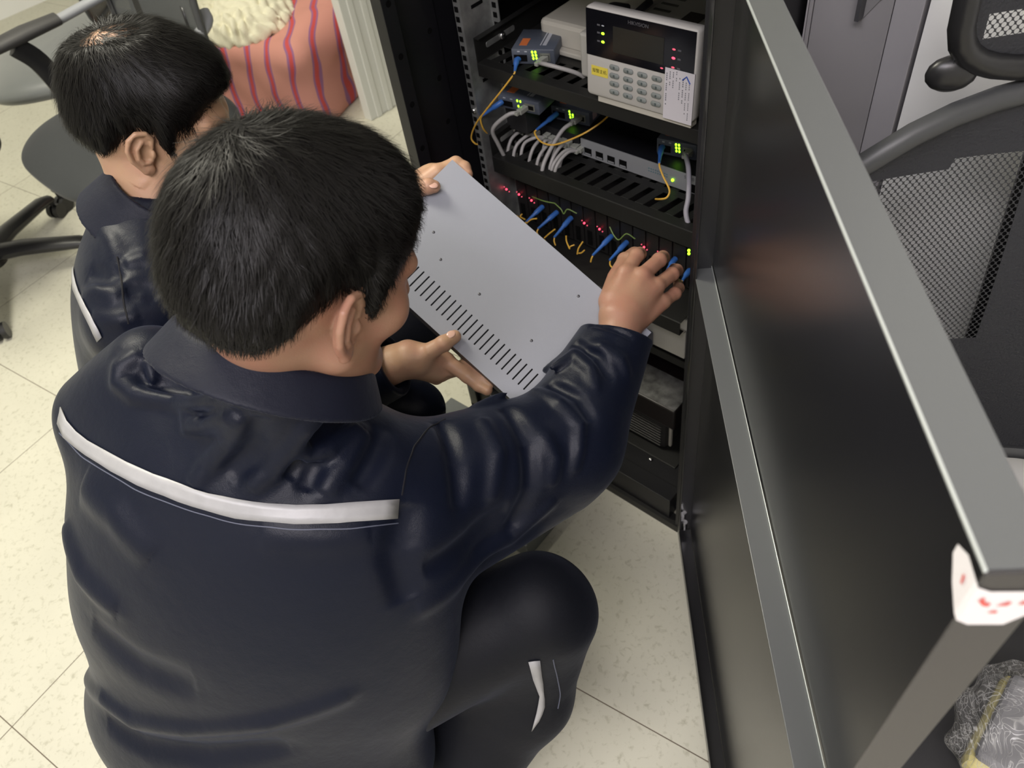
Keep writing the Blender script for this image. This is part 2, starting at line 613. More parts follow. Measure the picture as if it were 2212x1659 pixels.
# blurred red marks printed on the sticker
def mark(pts, on_end=True):
    m = MB()
    if on_end:
        m.add([(DW + 2.2 * e, y, z) for (y, z) in pts], [tuple(range(len(pts)))])
    else:
        m.add([(x, -2.2 * e, z) for (x, z) in pts], [tuple(range(len(pts)))])
    return m.build('red_print', M_RED, so)


mark([(DW - 0.0085, 1.162), (DW - 0.0070, 1.1625), (DW - 0.0060, 1.157), (DW - 0.0072, 1.1565)], False)
mark([(0.0030, 1.1565), (0.0048, 1.1590), (0.0062, 1.1545), (0.0090, 1.1535), (0.0085, 1.1505), (0.0060, 1.1515)])
mark([(0.0115, 1.1510), (0.0160, 1.1545), (0.0172, 1.1535), (0.0160, 1.1508)])
mark([(0.0200, 1.1515), (0.0215, 1.1545), (0.0275, 1.1550), (0.0285, 1.1525)])
mark([(0.0100, 1.1445), (0.0120, 1.1462), (0.0140, 1.1460), (0.0138, 1.1440)])

# ================================================================ boxes, keypad and cables in the rack
M_MC = mat('blue_grey_converter_case', (0.075, 0.088, 0.115), 0.42, bump=0.05, bscale=700)
M_ORANGE = mat('orange_label', (0.62, 0.17, 0.05), 0.5)
M_PALEPRINT = mat('pale_print', (0.42, 0.44, 0.48), 0.5)
M_GREEN = mat('green_led', (0.2, 0.9, 0.02), 0.4, emit=(0.35, 1.0, 0.02), estr=3.5)
M_REDLED = mat('red_led', (0.9, 0.05, 0.08), 0.4, emit=(1.0, 0.05, 0.10), estr=3.0)
M_DIMRED = mat('dim_red_led', (0.5, 0.05, 0.08), 0.4, emit=(1.0, 0.12, 0.2), estr=0.8)
M_BLUE = mat('blue_fibre_plug', (0.035, 0.13, 0.42), 0.42)
M_YELLOW = mat('yellow_fibre_jacket', (0.72, 0.42, 0.06), 0.45)
M_CABLE = mat('pale_grey_cable', (0.36, 0.35, 0.34), 0.45)
M_CABLE2 = mat('mauve_grey_cable', (0.34, 0.33, 0.37), 0.45)
M_PLUG = mat('clear_grey_plug', (0.32, 0.33, 0.29), 0.2)
M_GWIRE = mat('green_jumper_wire', (0.14, 0.22, 0.05), 0.5)


def led(parent, loc, r, m, name='led'):
    return MB().sph(loc, r, seg=8, rings=6).build(name, m, parent, smooth=True)


def converter(loc, rz, w, h, d, label, leds, labels=True, text=True):
    t = thing('media_converter', loc, label, 'network box', 'blue-grey media converters on the shelves', rz)
    MB().rbox((0, 0, 0), (w, d, h), 0.002, axis='y').build('case', M_MC, t, smooth=True)
    f = -0.0004
    MB().box((w * 0.05, f, h * 0.18), (w * 0.36, f + 0.0006, h * 0.62)).build('fibre_port', M_HOLE, t)
    MB().box((w * 0.66, f - 0.0005, h * 0.22), (w * 0.90, f + 0.0006, h * 0.76)).build('network_port', mat('metal_port_shell', (0.30, 0.31, 0.28), 0.35, 0.7), t)
    MB().box((w * 0.69, f - 0.0009, h * 0.30), (w * 0.87, f + 0.0006, h * 0.62)).build('network_port_opening', M_HOLE, t)
    for (i, j) in leds:
        x = w * (0.49 + 0.075 * i) + 0.0006 * j
        z = h * (0.82 - 0.21 * j)
        led(t, (x, f, z), (0.0019, 0.001, 0.0025), M_GREEN)
    if text:
        for i in range(2):
            MB().box((w * (0.14 + 0.17 * i), f, h * 0.80), (w * (0.20 + 0.17 * i), f + 0.0006, h * 0.88)).build('port_mark', M_PALEPRINT, t)
    if labels:
        MB().box((w * 0.14, d * 0.18, h), (w * 0.32, d * 0.52, h + 0.0004)).build('orange_label', M_ORANGE, t)
        for i in range(3):
            MB().box((w * (0.62 + 0.06 * i), d * 0.20, h), (w * (0.62 + 0.06 * i) + 0.0022 * (1 + (i % 2)), d * 0.88, h + 0.0003)).build('printed_lines', M_PALEPRINT, t)
    return t


L6 = [(0, 0), (0, 1), (0, 2), (1, 1), (1, 2)]
mc1 = converter((-0.907, 0.926, 0.8525), math.radians(24), 0.075, 0.026, 0.072, 'blue-grey media converter with green lights on the top rack shelf', L6 + [(1, 0)])
mc2 = converter((-0.960, 0.930, 0.7575), math.radians(8), 0.088, 0.024, 0.075, 'leftmost blue-grey media converter of the middle shelf, by the rail', [(0, 0), (1, 0), (0, 2)])
mc3 = converter((-0.908, 1.013, 0.706), math.radians(8), 0.082, 0.027, 0.075, 'blue-grey media converter standing where the yellow fibre hangs in a wide loop', L6)
# white sticker on its side
MB().box((0.0822, 0.012, 0.007), (0.0826, 0.027, 0.021)).build('side_label', mat('pinkish_label', (0.5, 0.38, 0.38), 0.5), mc3)
mc4 = converter((-0.673, 1.013, 0.706), math.radians(10), 0.072, 0.029, 0.07, 'rightmost blue-grey media converter, half hidden by the rack door', [(0, 0), (1, 0), (0, 1), (1, 1), (0, 2), (1, 2)])


def pane_box(name, lo, hi, m, label, cat, group=None, part='case', bevel=0.0012):
    c = ((lo[0] + hi[0]) / 2, (lo[1] + hi[1]) / 2, lo[2])
    t = thing(name, c, label, cat, group)
    MB().box((lo[0] - c[0], lo[1] - c[1], 0), (hi[0] - c[0], hi[1] - c[1], hi[2] - lo[2])).build(part, m, t, bevel=bevel)
    t['o'] = 1
    del t['o']
    return t, Vector(c)


# silver switch
sw, c = pane_box('network_switch', (-0.820, 0.989, 0.6705), (-0.522, 1.19, 0.704), M_BLACK, 'flat network switch with a silver front and four ports, behind the slotted shelf edge', 'network switch')
M_SILV = mat('silver_front_panel', (0.33, 0.34, 0.35), 0.42, 0.25)


def on(parent, c, lo, hi, name, m, bevel=0):
    return MB().box(tuple(Vector(lo) - c), tuple(Vector(hi) - c)).build(name, m, parent, bevel=bevel)


on(sw, c, (-0.820, 0.9870, 0.6705), (-0.522, 0.989, 0.704), 'front_panel', M_SILV)
for k in range(4):
    x = -0.812 + k * 0.026
    on(sw, c, (x, 0.9862, 0.6745), (x + 0.016, 0.9871, 0.6885), 'network_port', M_HOLE)
    on(sw, c, (x + 0.0015, 0.9858, 0.6755), (x + 0.0145, 0.9863, 0.6785), 'port_contacts', M_SILV)
on(sw, c, (-0.592, 0.9862, 0.6725), (-0.570, 0.9871, 0.6885), 'console_port', M_HOLE)
led(sw, Vector((-0.622, 0.9862, 0.684)) - c, 0.0028, M_GREEN)
for k in range(9):
    on(sw, c, (-0.672 + k * 0.0046, 0.9864, 0.690), (-0.6695 + k * 0.0046, 0.9871, 0.6925), 'indicator_mark', mat('teal_mark', (0.12, 0.2, 0.22), 0.5))
    on(sw, c, (-0.672 + k * 0.0046, 0.9864, 0.685), (-0.6695 + k * 0.0046, 0.9871, 0.6875), 'indicator_mark', MATS['teal_mark'])
text_obj('printed_name', 'S5720  Series', 0.008, mat('dark_print', (0.06, 0.07, 0.08), 0.5), sw, Matrix.Translation(Vector((-0.578, 0.9862, 0.698)) - c) @ Matrix.Rotation(math.radians(90), 4, 'X'))
# black switch on the left, and a small one on it
s2, c2 = pane_box('network_switch', (-0.962, 0.990, 0.6705), (-0.826, 1.17, 0.7045), M_BLACK, 'black network switch crowded with pale grey cables at the left of the middle shelf', 'network switch')
s3, c3 = pane_box('network_switch', (-0.962, 0.947, 0.7055), (-0.912, 0.985, 0.7565), M_DARK, 'small black network switch stacked under the leftmost media converter', 'network switch')
for k in range(5):
    on(s2, c2, (-0.958 + k * 0.0262, 0.9892, 0.6765), (-0.943 + k * 0.0262, 0.9901, 0.6895), 'network_port', M_HOLE)

GC = 'pale grey network cables on the middle shelf'


def net_cable(plug, pts, label, r=0.0032, m=M_CABLE, group=GC, up=(0, 0, 1)):
    t = thing('network_cable', plug, label, 'cable', group)
    q = [Vector(p) - Vector(plug) for p in pts]
    MB().tube(bez([(0, -0.012, 0)] + q, 6), r, seg=8).build('cord', m, t, smooth=True)
    MB().box((-0.0055, -0.012, -0.0042), (0.0055, 0.010, 0.0042)).box((-0.0035, -0.020, -0.003), (0.0035, -0.012, 0.003)).build('plug', M_PLUG, t, bevel=0.0008)
    return t


# cables of the black switch dropping through the shelf slots
lab = 'pale grey network cable plugged into the black switch, dropping through a shelf slot'
drops = [(-0.951, -0.955, 0.925), (-0.925, -0.934, 0.918), (-0.899, -0.925, 0.930), (-0.899, -0.898, 0.922), (-0.873, -0.874, 0.915),
         (-0.847, -0.846, 0.918), (-0.834, -0.836, 0.935), (-0.886, -0.885, 0.940), (-0.860, -0.862, 0.945)]
for i, (px_, ex, ey) in enumerate(drops):
    z0 = 0.683 + 0.002 * (i % 3)
    ordn = ['first', 'second', 'third', 'fourth', 'fifth', 'sixth', 'seventh', 'eighth', 'ninth'][sorted(d_[1] for d_ in drops).index(ex)]
    lab = 'pale grey network cable dropping from the black switch, %s from the rack rail' % ordn
    net_cable((px_, 0.990, z0), [(px_ + 0.3 * (ex - px_), 0.962, z0 + 0.006), (ex, ey + 0.018, 0.682), (ex, ey + 0.004, 0.660), (ex, ey + 0.004, 0.635)], lab)
net_cable((-0.900, 0.930, 0.768), [(-0.916, 0.905, 0.765), (-0.946, 0.893, 0.735), (-0.950, 0.905, 0.695), (-0.949, 0.922, 0.645)], 'thick grey network cable curving down from the leftmost media converter', 0.0038)
net_cable((-0.846, 1.012, 0.722), [(-0.853, 0.975, 0.715), (-0.855, 0.935, 0.690), (-0.853, 0.912, 0.668), (-0.852, 0.910, 0.63)], 'long pale cable hanging from the media converter beside the fibre loop', 0.0038)
for k, lab in ((0.008, 'pale cable hugging the left edge of the silver switch, inner one of two'), (0.016, 'pale cable hugging the left edge of the silver switch, outer one of two')):
    net_cable((-0.835 + k, 0.989, 0.684), [(-0.842 + k, 0.955, 0.690), (-0.846 + k, 0.925, 0.675), (-0.846 + k, 0.915, 0.64)], lab)
net_cable((-0.853, 0.944, 0.864), [(-0.832, 0.921, 0.872), (-0.808, 0.925, 0.870), (-0.786, 0.943, 0.858), (-0.778, 0.957, 0.845)], 'short grey network cable bending from the top shelf media converter into a slot', 0.0036)
net_cable((-0.613, 1.022, 0.722), [(-0.585, 0.975, 0.722), (-0.562, 0.940, 0.700), (-0.556, 0.925, 0.680), (-0.540, 0.915, 0.655)], 'mauve grey network cable hanging from the rightmost media converter', 0.0042, M_CABLE2)


def fibre(plug, boot_end, pts, label, group='yellow fibre cables with blue plugs', r=0.0016):
    t = thing('fibre_cable', plug, label, 'cable', group)
    p = Vector(plug)
    b = Vector(boot_end) - p
    MB().tube([(0, 0.006, 0), (0, 0, 0), b * 0.35, b * 0.40, b], [0.0052, 0.0052, 0.0050, 0.0036, 0.0022], seg=8).build('plug', M_BLUE, t, smooth=True)
    MB().tube(bez([b * 0.95] + [Vector(x) - p for x in pts], 6), r, seg=6).build('cord', M_YELLOW, t, smooth=True)
    return t


fibre((-0.897, 0.926, 0.861), (-0.8841, 0.9050, 0.8535), [(-0.8834, 0.9000, 0.8503), (-0.9110, 0.8900, 0.8166), (-0.9499, 0.8850, 0.7738), (-0.9801, 0.8850, 0.7397), (-1.0047, 0.8900, 0.7031), (-1.0032, 0.8950, 0.6871), (-1.0018, 0.9050, 0.6801)], 'yellow fibre cable sweeping down from the top shelf media converter')
fibre((-0.952, 0.928, 0.768), (-0.9835, 0.9050, 0.7443), [(-0.9842, 0.9020, 0.7391), (-0.9841, 0.9050, 0.7186), (-0.9911, 0.9250, 0.6914), (-1.0058, 0.9500, 0.6687)], 'short yellow fibre cable at the leftmost media converter')
fibre((-0.896, 1.010, 0.718), (-0.8975, 0.9550, 0.7148), [(-0.8970, 0.9500, 0.7119), (-0.8818, 0.9450, 0.7029), (-0.8589, 0.9450, 0.7014), (-0.8394, 0.9550, 0.7057), (-0.8049, 0.9750, 0.7231), (-0.7839, 1.0000, 0.7380), (-0.7804, 1.0300, 0.7435), (-0.7914, 1.0600, 0.7326)], 'yellow fibre cable hanging in a wide loop in front of the black switch')
fibre((-0.662, 1.010, 0.720), (-0.6291, 0.9550, 0.7331), [(-0.6247, 0.9500, 0.7295), (-0.6139, 0.9450, 0.7174), (-0.5952, 0.9350, 0.7047), (-0.5929, 0.9250, 0.6971), (-0.6044, 0.9250, 0.6892), (-0.6220, 0.9350, 0.6766)], 'yellow fibre cable hanging before the silver switch')

# ---------------- fibre converter chassis on the lower tray
M_CARD = mat('dark_card_front', (0.012, 0.011, 0.011), 0.45)
ch, cc = pane_box('converter_chassis', (-0.960, 0.945, 0.5015), (-0.530, 1.15, 0.600), M_CARD, 'black chassis of converter cards with small red lights, above the lower tray', 'network chassis')
for k in range(15):
    x = -0.955 + k * 0.0283
    on(ch, cc, (x, 0.940, 0.506), (x + 0.0255, 0.945, 0.596), 'card', M_CARD, bevel=0.0006)
    on(ch, cc, (x + 0.007, 0.9385, 0.512), (x + 0.0175, 0.9402, 0.545), 'card_port', M_HOLE)
for q_ in [(-0.9795, 0.9360, 0.5677), (-0.9459, 0.9360, 0.5676), (-0.9134, 0.9360, 0.5652), (-0.7820, 0.9360, 0.5622), (-0.7459, 0.9360, 0.5627), (-0.6459, 0.9360, 0.5627), (-0.6111, 0.9360, 0.5619)]:
    led(ch, Vector(q_) - cc, 0.0023, M_REDLED)
    led(ch, Vector(q_) - cc + Vector((0.006, 0.001, -0.004)), 0.0014, M_DIMRED)
    led(ch, Vector(q_) - cc + Vector((-0.006, 0.001, 0.003)), 0.0013, M_DIMRED)
for q_ in [(-0.5350, 0.9050, 0.6247), (-0.5346, 0.9050, 0.6180)]:
    led(ch, Vector(q_) - cc, 0.0026, M_GREEN)
gf = 'yellow fibre cables drooping over the lower tray'
fibre((-0.8850, 0.9300, 0.5609), (-0.8895, 0.8900, 0.5525), [(-0.8947, 0.8880, 0.5462), (-0.9054, 0.8920, 0.5460), (-0.9230, 0.9000, 0.5475)], 'blue plugged fibre over the lower tray, nearest the held case', gf, 0.0014)
fibre((-0.8486, 0.9300, 0.5617), (-0.8558, 0.8850, 0.5526), [(-0.8546, 0.8800, 0.5475), (-0.8468, 0.8780, 0.5410), (-0.8352, 0.8800, 0.5355)], 'blue plugged fibre over the lower tray, second from the held case', gf, 0.0014)
fibre((-0.8131, 0.9300, 0.5624), (-0.8114, 0.8800, 0.5533), [(-0.8104, 0.8780, 0.5473), (-0.8063, 0.8760, 0.5393)], 'blue plugged fibre over the lower tray, third from the held case', gf, 0.0014)
fibre((-0.7182, 0.9300, 0.5576), (-0.7206, 0.8800, 0.5495), [(-0.7216, 0.8780, 0.5439), (-0.7227, 0.8760, 0.5360)], 'blue plugged fibre over the lower tray, left one beside the reaching thumb', gf, 0.0014)
fibre((-0.6836, 0.9300, 0.5582), (-0.6815, 0.8800, 0.5560), [(-0.6794, 0.8780, 0.5476), (-0.6708, 0.8760, 0.5442), (-0.6596, 0.8760, 0.5406)], 'blue plugged fibre over the lower tray, right one beside the reaching thumb', gf, 0.0014)
fibre((-0.5791, 0.9300, 0.5655), (-0.5705, 0.8950, 0.5714), [(-0.5708, 0.8900, 0.5675), (-0.5711, 0.8850, 0.5605)], 'blue plugged fibre over the lower tray, between the reaching fingertips', gf, 0.0014)
fibre((-0.5462, 0.9250, 0.5578), (-0.5384, 0.8950, 0.5644), [(-0.5388, 0.8900, 0.5616), (-0.5390, 0.8850, 0.5547)], 'blue plugged fibre over the lower tray, rightmost, behind the little finger', gf, 0.0014)
for ei, pts in enumerate(([(-0.7896, 0.8900, 0.5600), (-0.7862, 0.8860, 0.5499), (-0.7745, 0.8800, 0.5414)], [(-0.7709, 0.8900, 0.5460), (-0.7768, 0.8860, 0.5429), (-0.7801, 0.8840, 0.5384)],
            [(-0.7499, 0.8900, 0.5625), (-0.7561, 0.8840, 0.5487), (-0.7572, 0.8800, 0.5367)], [(-0.7469, 0.8900, 0.5442), (-0.7519, 0.8860, 0.5382), (-0.7570, 0.8840, 0.5362)],
            [(-0.8160, 0.8900, 0.5644), (-0.8291, 0.8860, 0.5507), (-0.8387, 0.8820, 0.5394)], [(-0.8617, 0.8920, 0.5699), (-0.8729, 0.8880, 0.5659), (-0.8848, 0.8860, 0.5537)], [(-0.9080, 0.9000, 0.5577), (-0.9092, 0.8950, 0.5538), (-0.8924, 0.8900, 0.5569)])):
    o = MB().tube(bez(pts, 5), 0.0014, seg=6).build('fibre_end', M_YELLOW, None, smooth=True, loc=pts[0])
    tag(o, 'short bare yellow fibre on the lower tray, ' + ['tall curved one in the middle gap', 'small tail joining the middle gap curve', 'upright one just right of the middle gap', 'small tail beside the upright middle one', 'slanting one between the left blue plugs', 'small one above the leftmost blue plug', 'leftmost one touching the held case'][ei], 'cable', 'yellow fibre ends on the lower tray')
for pts, lb in (([(-0.8892, 0.9150, 0.5957), (-0.8587, 0.9050, 0.6056), (-0.8426, 0.9050, 0.6074), (-0.8288, 0.9100, 0.6063)], 'thin green wire looping between the lower tray cards, left piece'),
                ([(-0.8288, 0.9100, 0.6063), (-0.8096, 0.9050, 0.6031), (-0.8038, 0.9050, 0.5949), (-0.7980, 0.9100, 0.6044), (-0.7806, 0.9150, 0.5985)], 'thin green wire sagging in a V above the blue plugs'),
                ([(-0.7018, 0.9100, 0.6028), (-0.6893, 0.9050, 0.5926), (-0.6783, 0.9050, 0.5868), (-0.6654, 0.9100, 0.6023), (-0.6501, 0.9150, 0.5940)], 'thin green wire sagging just above the reaching hand')):
    o = MB().tube(bez(pts, 5), 0.0011, seg=6).build('jumper_wire', M_GWIRE, None, smooth=True, loc=pts[0])
    tag(o, lb, 'wire')

# ---------------- alarm keypad leaning on the top shelf
M_KEYW = mat('warm_white_keypad_case', (0.50, 0.485, 0.455), 0.42)
M_GLOSS = mat('glossy_black_panel', (0.006, 0.006, 0.008), 0.12, spec=0.6)
K0 = Vector((-0.7200, 0.8890, 0.8545))
kp = thing('alarm_keypad', K0, 'white alarm keypad with black display and sixteen buttons, standing on the top rack shelf', 'keypad')
kp.rotation_euler = (math.radians(-3), 0, math.radians(0.5))
KW, KH, KD = 0.187, 0.142, 0.020
MB().rbox((0, 0, 0.010), (KW, KD, KH), 0.006, axis='y').build('case', M_KEYW, kp, smooth=True)
MB().box((0.018, 0.004, 0.0), (KW - 0.004, KD, 0.011)).build('stand_foot', M_CREAM, kp, bevel=0.001)
MB().box((0.002, -0.0012, 0.073), (KW - 0.003, 0.0, KH - 0.003)).build('display_panel', M_GLOSS, kp)
MB().box((0.050, -0.0018, 0.085), (0.135, -0.0012, 0.122)).build('display_screen', mat('dim_grey_screen', (0.022, 0.022, 0.018), 0.25), kp)
for i in range(4):
    for j in range(4):
        x = 0.052 + i * 0.0245
        z = 0.0625 - j * 0.0125
        b_ = MB().rbox((x - 0.0085, -0.0022, z - 0.0038), (x + 0.0085, 0.0, z + 0.0038), 0.0036, axis='y').build('button', mat('grey_rubber_button', (0.20, 0.22, 0.21), 0.5), kp, smooth=True)
        MB().box((x - 0.0012, -0.0027, z - 0.0018), (x + 0.0012, -0.0021, z + 0.0018)).build('button_mark', mat('button_print', (0.07, 0.09, 0.09), 0.5), b_)
# yellow label
yl = MB().box((0.010, -0.0008, 0.043), (0.040, 0.0, 0.0575)).build('yellow_label', mat('yellow_paper_label', (0.70, 0.58, 0.08), 0.5), kp)
text_obj('label_text', '报警主机', 0.0066, mat('black_label_ink', (0.01, 0.01, 0.01), 0.5), yl, Matrix.Translation((0.025, -0.0010, 0.0503)) @ Matrix.Rotation(math.radians(90), 4, 'X'))
text_obj('maker_name', 'HIKVISION', 0.0072, mat('dim_silver_print', (0.10, 0.10, 0.11), 0.3), kp, Matrix.Translation((0.092, -0.0014, 0.132)) @ Matrix.Rotation(math.radians(90), 4, 'X'))
for (x, z, m, r) in ((0.032, 0.108, M_GREEN, (0.0030, 0.0008, 0.0020)), (0.032, 0.096, M_GREEN, (0.0030, 0.0008, 0.0020)), (0.151, 0.110, M_DIMRED, (0.0028, 0.0008, 0.0014)),
                     (0.151, 0.098, M_REDLED, (0.0030, 0.0008, 0.0018)), (0.151, 0.085, M_DIMRED, (0.0028, 0.0008, 0.0013)), (0.133, 0.080, M_DIMRED, (0.0025, 0.0008, 0.0011)), (0.032, 0.119, M_PALEPRINT, (0.0026, 0.0006, 0.0010))):
    led(kp, (x, -0.0014, z), r, m, 'indicator_light')
for (x, z) in ((0.0245, 0.119), (0.0245, 0.108), (0.0245, 0.096), (0.160, 0.110), (0.160, 0.098), (0.160, 0.085)):
    MB().box((x - 0.0025, -0.0016, z - 0.0012), (x + 0.0025, -0.0012, z + 0.0012)).build('indicator_icon', mat('dim_icon_print', (0.09, 0.09, 0.10), 0.5), kp)
# white paper label with turned columns of tiny characters
pl = MB().box((0.139, -0.0016, 0.008), (0.1865, -0.0004, 0.083)).build('paper_label', mat('white_paper_label', (0.56, 0.54, 0.57), 0.5), kp)
ink = mat('grey_label_ink', (0.16, 0.16, 0.18), 0.6)
for k, (n_, z0, wdt) in enumerate(((17, 0.078, 0.0016), (7, 0.078, 0.0014), (8, 0.078, 0.0014), (5, 0.080, 0.0012), (12, 0.072, 0.0014), (13, 0.074, 0.0016), (16, 0.068, 0.0012), (22, 0.066, 0.0011))):
    x = 0.1415 + k * 0.0053
    m = MB()
    for i in range(n_):
        z = z0 - i * 0.0030
        if z > 0.012 and (i + k) % 5:
            m.box((x, -0.0019, z - 0.0009), (x + wdt, -0.0016, z + 0.0009))
    m.build('label_column', ink, pl)
m = MB()
m.tube([(0.168, -0.0019, 0.071), (0.174, -0.0019, 0.077), (0.180, -0.0019, 0.068)], 0.0012, seg=4)
m.build('blue_mark', mat('blue_logo_ink', (0.03, 0.08, 0.35), 0.5), pl)

# ---------------- white alarm host behind the keypad and a cream adapter box
ah, ac = pane_box('alarm_host', (-0.775, 0.945, 0.8535), (-0.530, 1.17, 0.925), mat('greyish_white_case', (0.42, 0.41, 0.37), 0.5), 'pale alarm host box with ribs and a black cable, behind the keypad', 'alarm host', bevel=0.004)
on(ah, ac, (-0.76, 0.95, 0.925), (-0.72, 1.16, 0.934), 'raised_rim', M_CREAM, 0.002)
for k in range(8):
    on(ah, ac, (-0.715, 0.972 + k * 0.022, 0.925), (-0.685, 0.978 + k * 0.022, 0.9262), 'vent_slot', mat('dim_slot', (0.08, 0.08, 0.07), 0.6))
mm = MB().tube([Vector((-0.62, 0.955, 0.930)) - ac, Vector((-0.575, 1.10, 0.934)) - ac], 0.006, seg=8)
mm.build('handle_rib', M_WHITE, ah, smooth=True)
on(ah, ac, (-0.655, 1.02, 0.925), (-0.625, 1.075, 0.9275), 'dark_recess', mat('warm_dark_recess', (0.05, 0.045, 0.04), 0.6), 0.001)
MB().tube([Vector((-0.558, 1.02, 0.925)) - ac, Vector((-0.558, 1.02, 0.955)) - ac], 0.028, seg=20).build('round_knob', M_WHITE, ah, smooth=True, bevel=0.002)
bc = MB().tube(bez([(-0.735, 1.02, 0.940), (-0.74, 0.985, 0.955), (-0.728, 0.965, 0.950), (-0.705, 0.972, 0.945), (-0.700, 1.03, 0.952)], 6), 0.006, seg=8).build('power_cable', M_DARK, None, smooth=True, loc=(-0.735, 1.02, 0.940))
tag(bc, 'thick black power cable lying on the pale alarm host', 'cable')
ca, c4 = pane_box('adapter_box', (-0.905, 1.000, 0.8535), (-0.780, 1.16, 0.900), M_CREAM, 'cream plastic box lying behind the top shelf media converter', 'adapter', bevel=0.008)
on(ca, c4, (-0.885, 0.985, 0.8535), (-0.780, 0.9995, 0.862), 'base_flange', M_CREAM, 0.002)

# ---------------- lower devices
wb, c5 = pane_box('white_device', (-0.960, 0.901, 0.3665), (-0.530, 1.15, 0.437), mat('warm_white_front', (0.52, 0.51, 0.46), 0.45), 'wide white device under the fibre tray, beside the reaching hand', 'network device')
on(wb, c5, (-0.960, 0.895, 0.440), (-0.530, 1.15, 0.443), 'upper_plate', M_CREAM)
on(wb, c5, (-0.60, 0.9, 0.443), (-0.52, 1.1, 0.470), 'upper_unit', M_WHITE, 0.002)
bx_, c6 = pane_box('battery_unit', (-0.880, 0.885, 0.1565), (-0.535, 1.15, 0.218), mat('black_unit_case', (0.012, 0.009, 0.009), 0.4), 'black unit with a clear plastic sleeve and yellow label on top, low in the rack', 'power unit', bevel=0.004)
on(bx_, c6, (-0.680, 0.888, 0.2182), (-0.537, 0.965, 0.2196), 'plastic_sleeve', mat('cloudy_plastic_sleeve', (0.16, 0.16, 0.155), 0.25, coat=0.5, noise=0.4, nscale=60))
on(bx_, c6, (-0.705, 0.892, 0.2182), (-0.681, 0.930, 0.2194), 'yellow_label', mat('dull_yellow_label', (0.38, 0.34, 0.03), 0.5))
gr, c7 = pane_box('ribbed_power_unit', (-0.860, 0.895, 0.0565), (-0.560, 1.15, 0.154), mat('ribbed_dark_case', (0.022, 0.021, 0.020), 0.5), 'dark power unit with a ribbed front at the bottom of the rack', 'power unit', bevel=0.012)
for k in range(9):
    on(gr, c7, (-0.85, 0.8925, 0.066 + k * 0.009), (-0.572, 0.8955, 0.070 + k * 0.009), 'rib', mat('rib_dark', (0.03, 0.029, 0.027), 0.45), 0.001)
on(gr, c7, (-0.5595, 0.905, 0.066), (-0.5535, 0.912, 0.146), 'pale_strip', M_CREAM, 0.001)
pw, c8 = pane_box('power_strip', (-0.640, 0.850, 0.366), (-0.597, 0.899, 0.405), mat('grey_blue_plug', (0.10, 0.105, 0.125), 0.5), 'small grey block at the front of the white device, next to the sleeve cuff', 'adapter', bevel=0.004)
# grey tray on the floor in front of the rack
tr_ = thing('metal_tray', (-0.90, 0.62, 0), 'shallow grey metal tray on the floor below the held case', 'tray')
tr_.rotation_euler = (0, 0, math.radians(2))
TM = mat('grey_tray_metal', (0.15, 0.16, 0.16), 0.4, 0.3)
MB().box((-0.17, -0.10, 0.0), (0.24, 0.12, 0.05)).build('case', TM, tr_, bevel=0.002)
MB().box((-0.17, -0.10, 0.0502), (0.24, -0.096, 0.052)).build('rim', M_SILV, tr_)

# ================================================================ grey equipment box held over the floor
M_BOX = mat('grey_blue_enamel_case', (0.285, 0.297, 0.34), 0.42, 0.1, 0.5, bump=0.04, bscale=500)
_T = Vector((-0.7887, 0.6541, 0.8567))
_Rr = Vector((-0.4415, 0.6581, 0.6891))
_Ll = Vector((-0.8105, 0.4609, 0.7967))
bu = (_Rr - _T).normalized()
bv = (_Ll - _T)
bv = (bv - bu * bv.dot(bu)).normalized()
bn = bv.cross(bu)
if bn.z < 0:
    bn = -bn
BM = Matrix((bu, bv, bn)).transposed().to_4x4()
BM.translation = _T
BLEN, BWID, BTH = 0.3856, 0.2040, 0.032
box = thing('equipment_case', (0, 0, 0), 'flat blue-grey metal equipment case with a row of vent slots, held over the floor', 'equipment case')
box.matrix_world = BM
lid = MB()
# lid with real slots: strips around the slot row
ns = 34
y0, y1 = BWID - 0.052, BWID - 0.022
px = (BLEN - 0.03) / ns
t = 0.0014
lid.box((0, 0, -t), (BLEN, y0, 0)).box((0, y1, -t), (BLEN, BWID, 0))
lid.box((0, y0, -t), (0.015, y1, 0))
for k in range(ns):
    a = 0.015 + k * px
    lid.box((a + 0.0022, y0, -t), (a + px, y1, 0))
lid.box((0.015 + ns * px, y0, -t), (BLEN, y1, 0))
l_ = lid.build('lid', M_BOX, box)
bs = MB()
bs.box((0, 0, -BTH), (t, BWID, -t)).box((BLEN - t, 0, -BTH), (BLEN, BWID, -t)).box((t, 0, -BTH), (BLEN - t, t, -t)).box((t, BWID - t, -BTH), (BLEN - t, BWID, -t)).box((0, 0, -BTH - t), (BLEN, BWID, -BTH))
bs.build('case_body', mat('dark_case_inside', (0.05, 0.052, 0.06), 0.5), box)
for (x, y) in ((0.058, 0.100), (0.094, 0.123), (0.170, 0.123), (0.270, 0.123), (0.275, 0.03)):
    MB().sph((x, y, 0.0), (0.0022, 0.0022, 0.0008)).build('case_screw', mat('dark_screw', (0.1, 0.1, 0.11), 0.4, 0.6), box, smooth=True)

# ================================================================ sculpting tools (signed distance fields -> one smooth mesh)
f32 = np.float32


def smin(a, b, k):
    if k <= 0:
        return np.minimum(a, b)
    h = np.clip(0.5 + 0.5 * (b - a) / k, 0, 1)
    return b + (a - b) * h - k * h * (1 - h)


def smax(a, b, k):
    return -smin(-a, -b, k)


def s_cap(p, a, b, ra, rb):
    a = np.asarray(a, f32)
    b = np.asarray(b, f32)
    ab = b - a
    t = np.clip(((p - a) @ ab) / float(ab @ ab), 0, 1)
    return np.linalg.norm(p - a - t[:, None] * ab, axis=1) - (ra + (rb - ra) * t)


